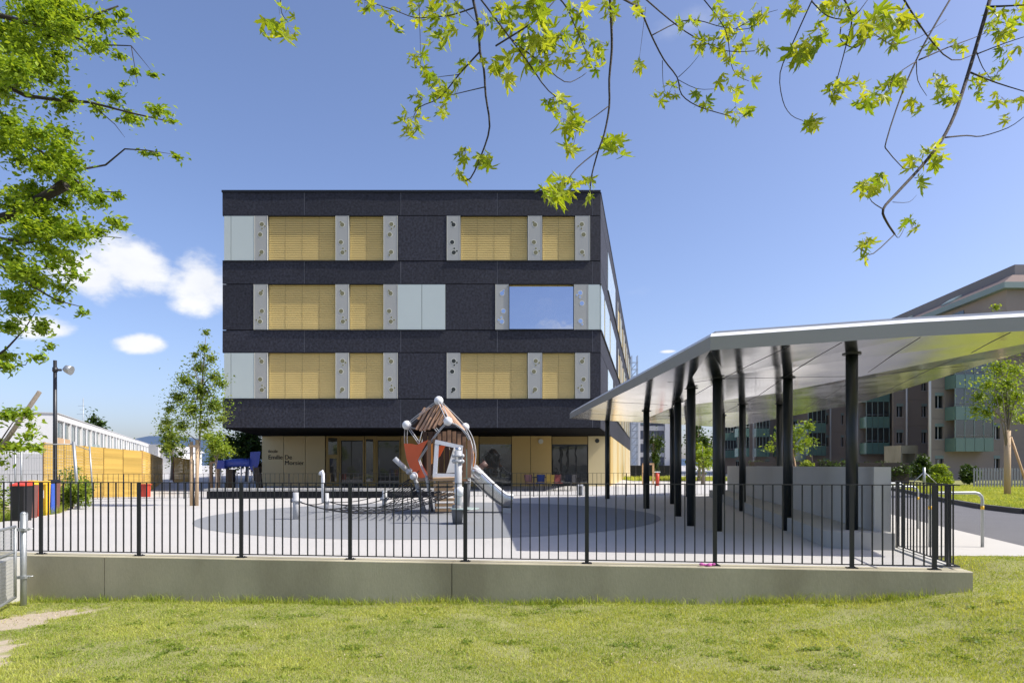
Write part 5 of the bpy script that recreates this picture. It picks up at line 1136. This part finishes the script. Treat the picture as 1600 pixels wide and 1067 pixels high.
# ------------------------------------------------------------------ maple overhead
mp_ = thing('maple_tree', (1.5, -4.5, -.6), 'maple whose twigs with jagged leaves hang in from the top', 'tree')
MB().tube([(1.5, -4.5, -.8), (1.4, -4.4, 2), (1.5, -4, 4.5), (1.8, -3.5, 6.5), (2, -3, 8.5)], [.32, .26, .22, .16, .06], 12).build('trunk', m_bark, mp_)
branches = [([(738, -6), (747, 39), (750, 81), (756, 108), (759, 150), (765, 198), (753, 240), (735, 279), (721, 280)], .013), ([(750, 81), (717, 117), (687, 153), (655, 168), (645, 186)], .008), ([(759, 136), (708, 148), (687, 153)], .005), ([(717, 117), (690, 120), (666, 124)], .004), ([(739, 13), (705, 24), (675, 27), (648, 28), (615, 16), (570, 1), (545, -10)], .007), ([(654, -6), (656, 40), (657, 85)], .005), ([(702, -6), (725, 15), (747, 39)], .005),
 ([(747, -6), (780, 37), (826, 99), (857, 142), (899, 173)], .008), ([(768, 22), (800, 62), (842, 96), (882, 128), (905, 122), (916, 114)], .006), ([(775, 72), (826, 40), (850, 20), (873, -6)], .008), ([(870, -6), (885, 12), (900, 45), (916, 83)], .007), ([(953, -6), (955, 31), (956, 77), (952, 124), (952, 167), (944, 210), (935, 235), (925, 272), (922, 297)], .013), ([(950, 167), (919, 189), (882, 207)], .005), ([(935, 235), (901, 263), (879, 291), (857, 301)], .006), ([(898, 173), (901, 200), (896, 228)], .004),
 ([(960, -8), (985, 5), (1000, 15), (1018, 56), (1037, 93), (1058, 121), (1065, 148), (1092, 167), (1142, 182)], .011), ([(1018, 56), (1058, 36), (1089, 32), (1130, 43), (1170, 45), (1200, 19)], .006), ([(1003, -6), (1046, 31), (1086, 59), (1136, 80), (1179, 80)], .008), ([(1060, 121), (1078, 104), (1092, 87)], .004), ([(1058, 124), (1089, 139), (1120, 139)], .004), ([(1009, 12), (1003, 60), (998, 99)], .003), ([(1095, -6), (1133, 46), (1142, 99), (1152, 118), (1170, 127)], .006), ([(1035, 95), (1036, 130), (1040, 146)], .004), ([(1150, 45), (1190, 24), (1215, 16)], .004),
 ([(1272, -6), (1239, 67), (1219, 114), (1223, 157), (1236, 180), (1255, 189)], .006), ([(1316, -6), (1331, 28), (1322, 71), (1308, 124)], .008), ([(1268, 2), (1294, 26), (1331, 28), (1360, -6)], .006), ([(1314, 43), (1314, 63), (1337, 75), (1365, 55), (1393, 69), (1436, 59), (1479, 31)], .005), ([(1488, -6), (1452, 55), (1432, 94), (1408, 150), (1385, 220), (1387, 236), (1412, 264)], .009), ([(1409, -6), (1448, 55), (1487, 94), (1522, 85)], .009), ([(1432, 96), (1400, 118), (1385, 146)], .005), ([(1432, 96), (1434, 126), (1448, 150)], .005),
 ([(1549, -8), (1526, 71), (1507, 134), (1491, 181), (1471, 220), (1440, 260), (1400, 303), (1380, 327), (1385, 346), (1398, 366)], .020), ([(1398, 366), (1365, 396), (1350, 393), (1337, 384)], .005), ([(1380, 327), (1362, 315), (1355, 299)], .005), ([(1398, 366), (1405, 371), (1416, 350)], .004), ([(1477, 215), (1510, 212), (1534, 213), (1575, 200), (1600, 183)], .008), ([(1517, 114), (1558, 130), (1610, 146)], .010), ([(1436, 94), (1480, 75), (1518, 61), (1545, 50)], .007), ([(1526, 85), (1570, 68), (1610, 55)], .007), ([(1546, 11), (1610, 8)], .012), ([(1525, 79), (1535, 105), (1550, 126)], .006), ([(1395, 316), (1420, 316), (1432, 305)], .003), ([(438, -8), (440, 20), (450, 35)], .005)]
bd = []
for i, (pts, r) in enumerate(branches):
    bd.append(4.1+.55*math.sin(pts[0][0]*.013)+.25*math.sin(i*2.3))
def depth_at(px): return 4.15+.55*math.sin(px*.013)+.1*math.sin(px*.05)
for i, (pts, r) in enumerate(branches):
    # smooth the polyline
    ps = [P(a, b, depth_at(a)) for a, b in pts]; sm_ = []
    for k in range(len(ps)-1):
        p0, p1, p2, p3 = ps[max(k-1, 0)], ps[k], ps[k+1], ps[min(k+2, len(ps)-1)]
        for t in (0, .33, .66): sm_.append(.5*((2*p1)+(p2-p0)*t+(2*p0-5*p1+4*p2-p3)*t*t+(3*p1-3*p2-p0+p3)*t**3))
    sm_.append(ps[-1]); n_p = len(sm_)
    MB().tube(sm_, [r*.66*(1-.6*k/(n_p-1)) for k in range(n_p)], 7).build('branch', m_bark, mp_)
hubm = Vector((1.7, -3.6, 6))
for pxs, r in ((745, .05), (960, .05), (1300, .05), (1549, .06), (440, .03)):
    e_ = P(pxs, -6, depth_at(pxs)); MB().tube([hubm, hubm.lerp(e_, .5)+Vector((0, 0, 1.0)), e_+Vector((0, -.2, .35)), e_], [r, r*.7, r*.4, .013], 8).build('branch', m_bark, mp_)
def maple_leaf(seed, name, mat):
    rn = random.Random(seed); lobes = [(0, 1.0), (52, .80), (-52, .80), (108, .45), (-108, .45)]
    out = [(180, .06)]
    order = [-108, -52, 0, 52, 108]; ln_ = {-108: .46, -52: .80, 0: 1.0, 52: .80, 108: .46}
    pts = [(-165, .10)]
    for j, a in enumerate(order):
        L = ln_[a]*rn.uniform(.9, 1.1)
        pts += [(a-17, L*.48), (a-12, L*.60), (a-13, L*.72), (a-4, L*.80), (a, L), (a+4, L*.80), (a+13, L*.72), (a+12, L*.60), (a+17, L*.48)]
        if j < 4: pts.append(((a+order[j+1])/2, .27))
    pts.append((165, .10))
    cu, tw_ = rn.uniform(.3, 1.2), rn.uniform(-.6, .6); vs_ = []
    for a, q in pts:
        x, y = q*math.sin(R(a)), q*math.cos(R(a)); vs_.append(Vector((x, y, -cu*q*q*.5-.25*abs(x)*cu+tw_*x*y)))
    mb = MB(); c = Vector((0, .05, .03)); mb.add([c]+vs_, [(0, k, k+1) for k in range(1, len(vs_))])
    return mb.mesh(name, mat)
lm_ = [maple_leaf(s_, 'leaf', l_maple) for s_ in range(14)]
clusters = [(438, 38, 26, 11), (570, 6, 14, 5), (612, 22, 12, 3), (618, 44, 4, 1), (660, 14, 20, 8), (692, 34, 24, 13), (700, 8, 18, 6), (684, 62, 14, 6), (655, 92, 14, 8), (665, 118, 12, 6), (655, 150, 10, 4), (690, 140, 16, 8), (718, 136, 12, 5), (645, 186, 16, 11), (640, 205, 9, 4), (768, 40, 16, 7), (782, 15, 14, 5), (752, 95, 5, 2), (785, 105, 16, 7), (790, 124, 8, 3), (755, 250, 13, 9), (727, 238, 9, 5), (718, 273, 8, 4), (690, 170, 10, 5), (725, 100, 8, 3),
 (800, 22, 16, 5), (832, 18, 22, 11), (848, 50, 18, 8), (870, 62, 18, 8), (822, 72, 18, 7), (842, 90, 20, 7), (885, 90, 13, 5), (912, 58, 14, 5), (926, 95, 15, 8), (954, 15, 14, 8), (942, 70, 8, 3), (992, 12, 10, 5), (895, 12, 16, 6), (865, 155, 12, 5), (880, 188, 20, 11), (906, 192, 9, 4), (890, 232, 7, 4), (962, 230, 16, 9), (866, 298, 18, 10), (892, 288, 12, 7), (918, 285, 7, 4), (922, 305, 4, 2), (998, 102, 9, 4), (1062, 36, 8, 3), (1085, 30, 9, 3), (1096, 66, 14, 6), (1128, 58, 20, 9), (1130, 18, 16, 7), (1152, 38, 12, 4), (1165, 72, 12, 5), (1135, 92, 10, 4), (1182, 32, 10, 4), (1192, 74, 6, 2), (1160, 108, 10, 4), (1176, 120, 6, 2), (1050, 138, 14, 6), (1034, 150, 8, 4), (1088, 145, 8, 3), (1106, 162, 8, 3), (1130, 124, 8, 3), (1145, 136, 6, 2), (1150, 174, 14, 7), (1172, 174, 8, 4),
 (1190, 14, 12, 4), (1192, 72, 8, 2), (1243, 15, 14, 6), (1258, 74, 18, 9), (1280, 50, 13, 5), (1296, 10, 14, 6), (1250, 92, 10, 3), (1273, 188, 11, 8), (1308, 138, 15, 10), (1342, 136, 10, 4), (1325, 25, 16, 5), (1345, 52, 16, 6), (1372, 30, 18, 8), (1402, 32, 16, 8), (1425, 30, 12, 5), (1392, 60, 10, 4), (1350, 160, 11, 5), (1375, 150, 10, 4), (1388, 130, 12, 6), (1412, 125, 9, 4), (1432, 166, 10, 5), (1458, 66, 10, 4), (1465, 128, 14, 6), (1482, 146, 16, 8), (1496, 72, 11, 4), (1560, 38, 20, 11), (1572, 68, 18, 8), (1592, 20, 14, 6), (1560, 112, 14, 6), (1526, 130, 11, 5), (1532, 150, 8, 3), (1562, 152, 11, 5), (1592, 155, 8, 3), (1575, 182, 8, 3), (1455, 242, 16, 7), (1422, 254, 9, 4), (1440, 282, 7, 3), (1372, 280, 15, 8), (1350, 292, 9, 4), (1422, 350, 12, 6), (1350, 376, 11, 6), (1348, 402, 3, 1)]
allv = []; allf = []; allt = []; cnt = 0
items = []
for cx, cy, rr, n in clusters:
    for k in range(int(n*1.65+.5)):
        a = random.uniform(0, 6.28); q = rr*math.sqrt(random.random())*1.15
        items.append((cx+q*math.cos(a), cy+q*math.sin(a)*1.0, random.uniform(.034, .084)*(1.2 if rr > 15 else 1), cx, cy))
items.sort(key=lambda t: -t[2])
pet = MB()
for k, (px, py, s, cx, cy) in enumerate(items):
    p = P(px, py, depth_at(px)+random.uniform(-.12, .12))
    # leaves hang: tip pointing mostly down, blade turned any way
    e = Euler((R(random.gauss(-115, 38)), R(random.gauss(0, 30)), random.uniform(0, 6.28)))
    mt = Matrix.Translation(p) @ e.to_matrix().to_4x4() @ Matrix.Scale(s, 4)
    if k < 300:
        o = link('leaf', lm_[k % 14], mp_, p, e); o.scale = (s, s, s)
    else:
        src_ = lm_[k % 14]; b_ = len(allv); allv += [tuple(mt @ v.co) for v in src_.vertices]; allf += [tuple(i+b_ for i in f.vertices) for f in src_.polygons]; allt += [random.random()]*len(src_.vertices)
    cc_ = P(cx, cy-3, depth_at(cx)); st_ = p+(cc_-p).normalized()*min(.05, (cc_-p).length)
    pet.bar(p, st_, .0016, .0016)
pet.build('leaf_stalks', m_barkg, mp_)['kind'] = 'stuff'
o = link('small_leaves', np_mesh('small_leaves', np.array(allv), np.array(allf), l_maple2, np.array(allt)), mp_); o.location = -ORG[mp_]; tag(o, kind='stuff')
# crown of the maple and two more park trees behind the camera, which the school's windows mirror
o = link('crown', leaf_cloud('crown', rand_crown((2, -5.5, 8), 5, 3.2, 2.8, 26, .35), 9000, .16, l_maple2), mp_); o.location = -ORG[mp_]
for x_, y_, h_ in ((-12, -20, 11), (3, -26, 13), (19, -18, 11)):
    tree('park_tree', (x_, y_, -.7), h_, rand_crown((x_, y_, h_*.62), 5, 4.5, h_*.36, 20, .4), 7000, .3, l_dark, {-12: 'leftmost park tree mirrored in the school windows', 3: 'tallest park tree mirrored in the school windows', 19: 'rightmost park tree mirrored in the school windows'}[x_], r=.3, group='park trees opposite the school')
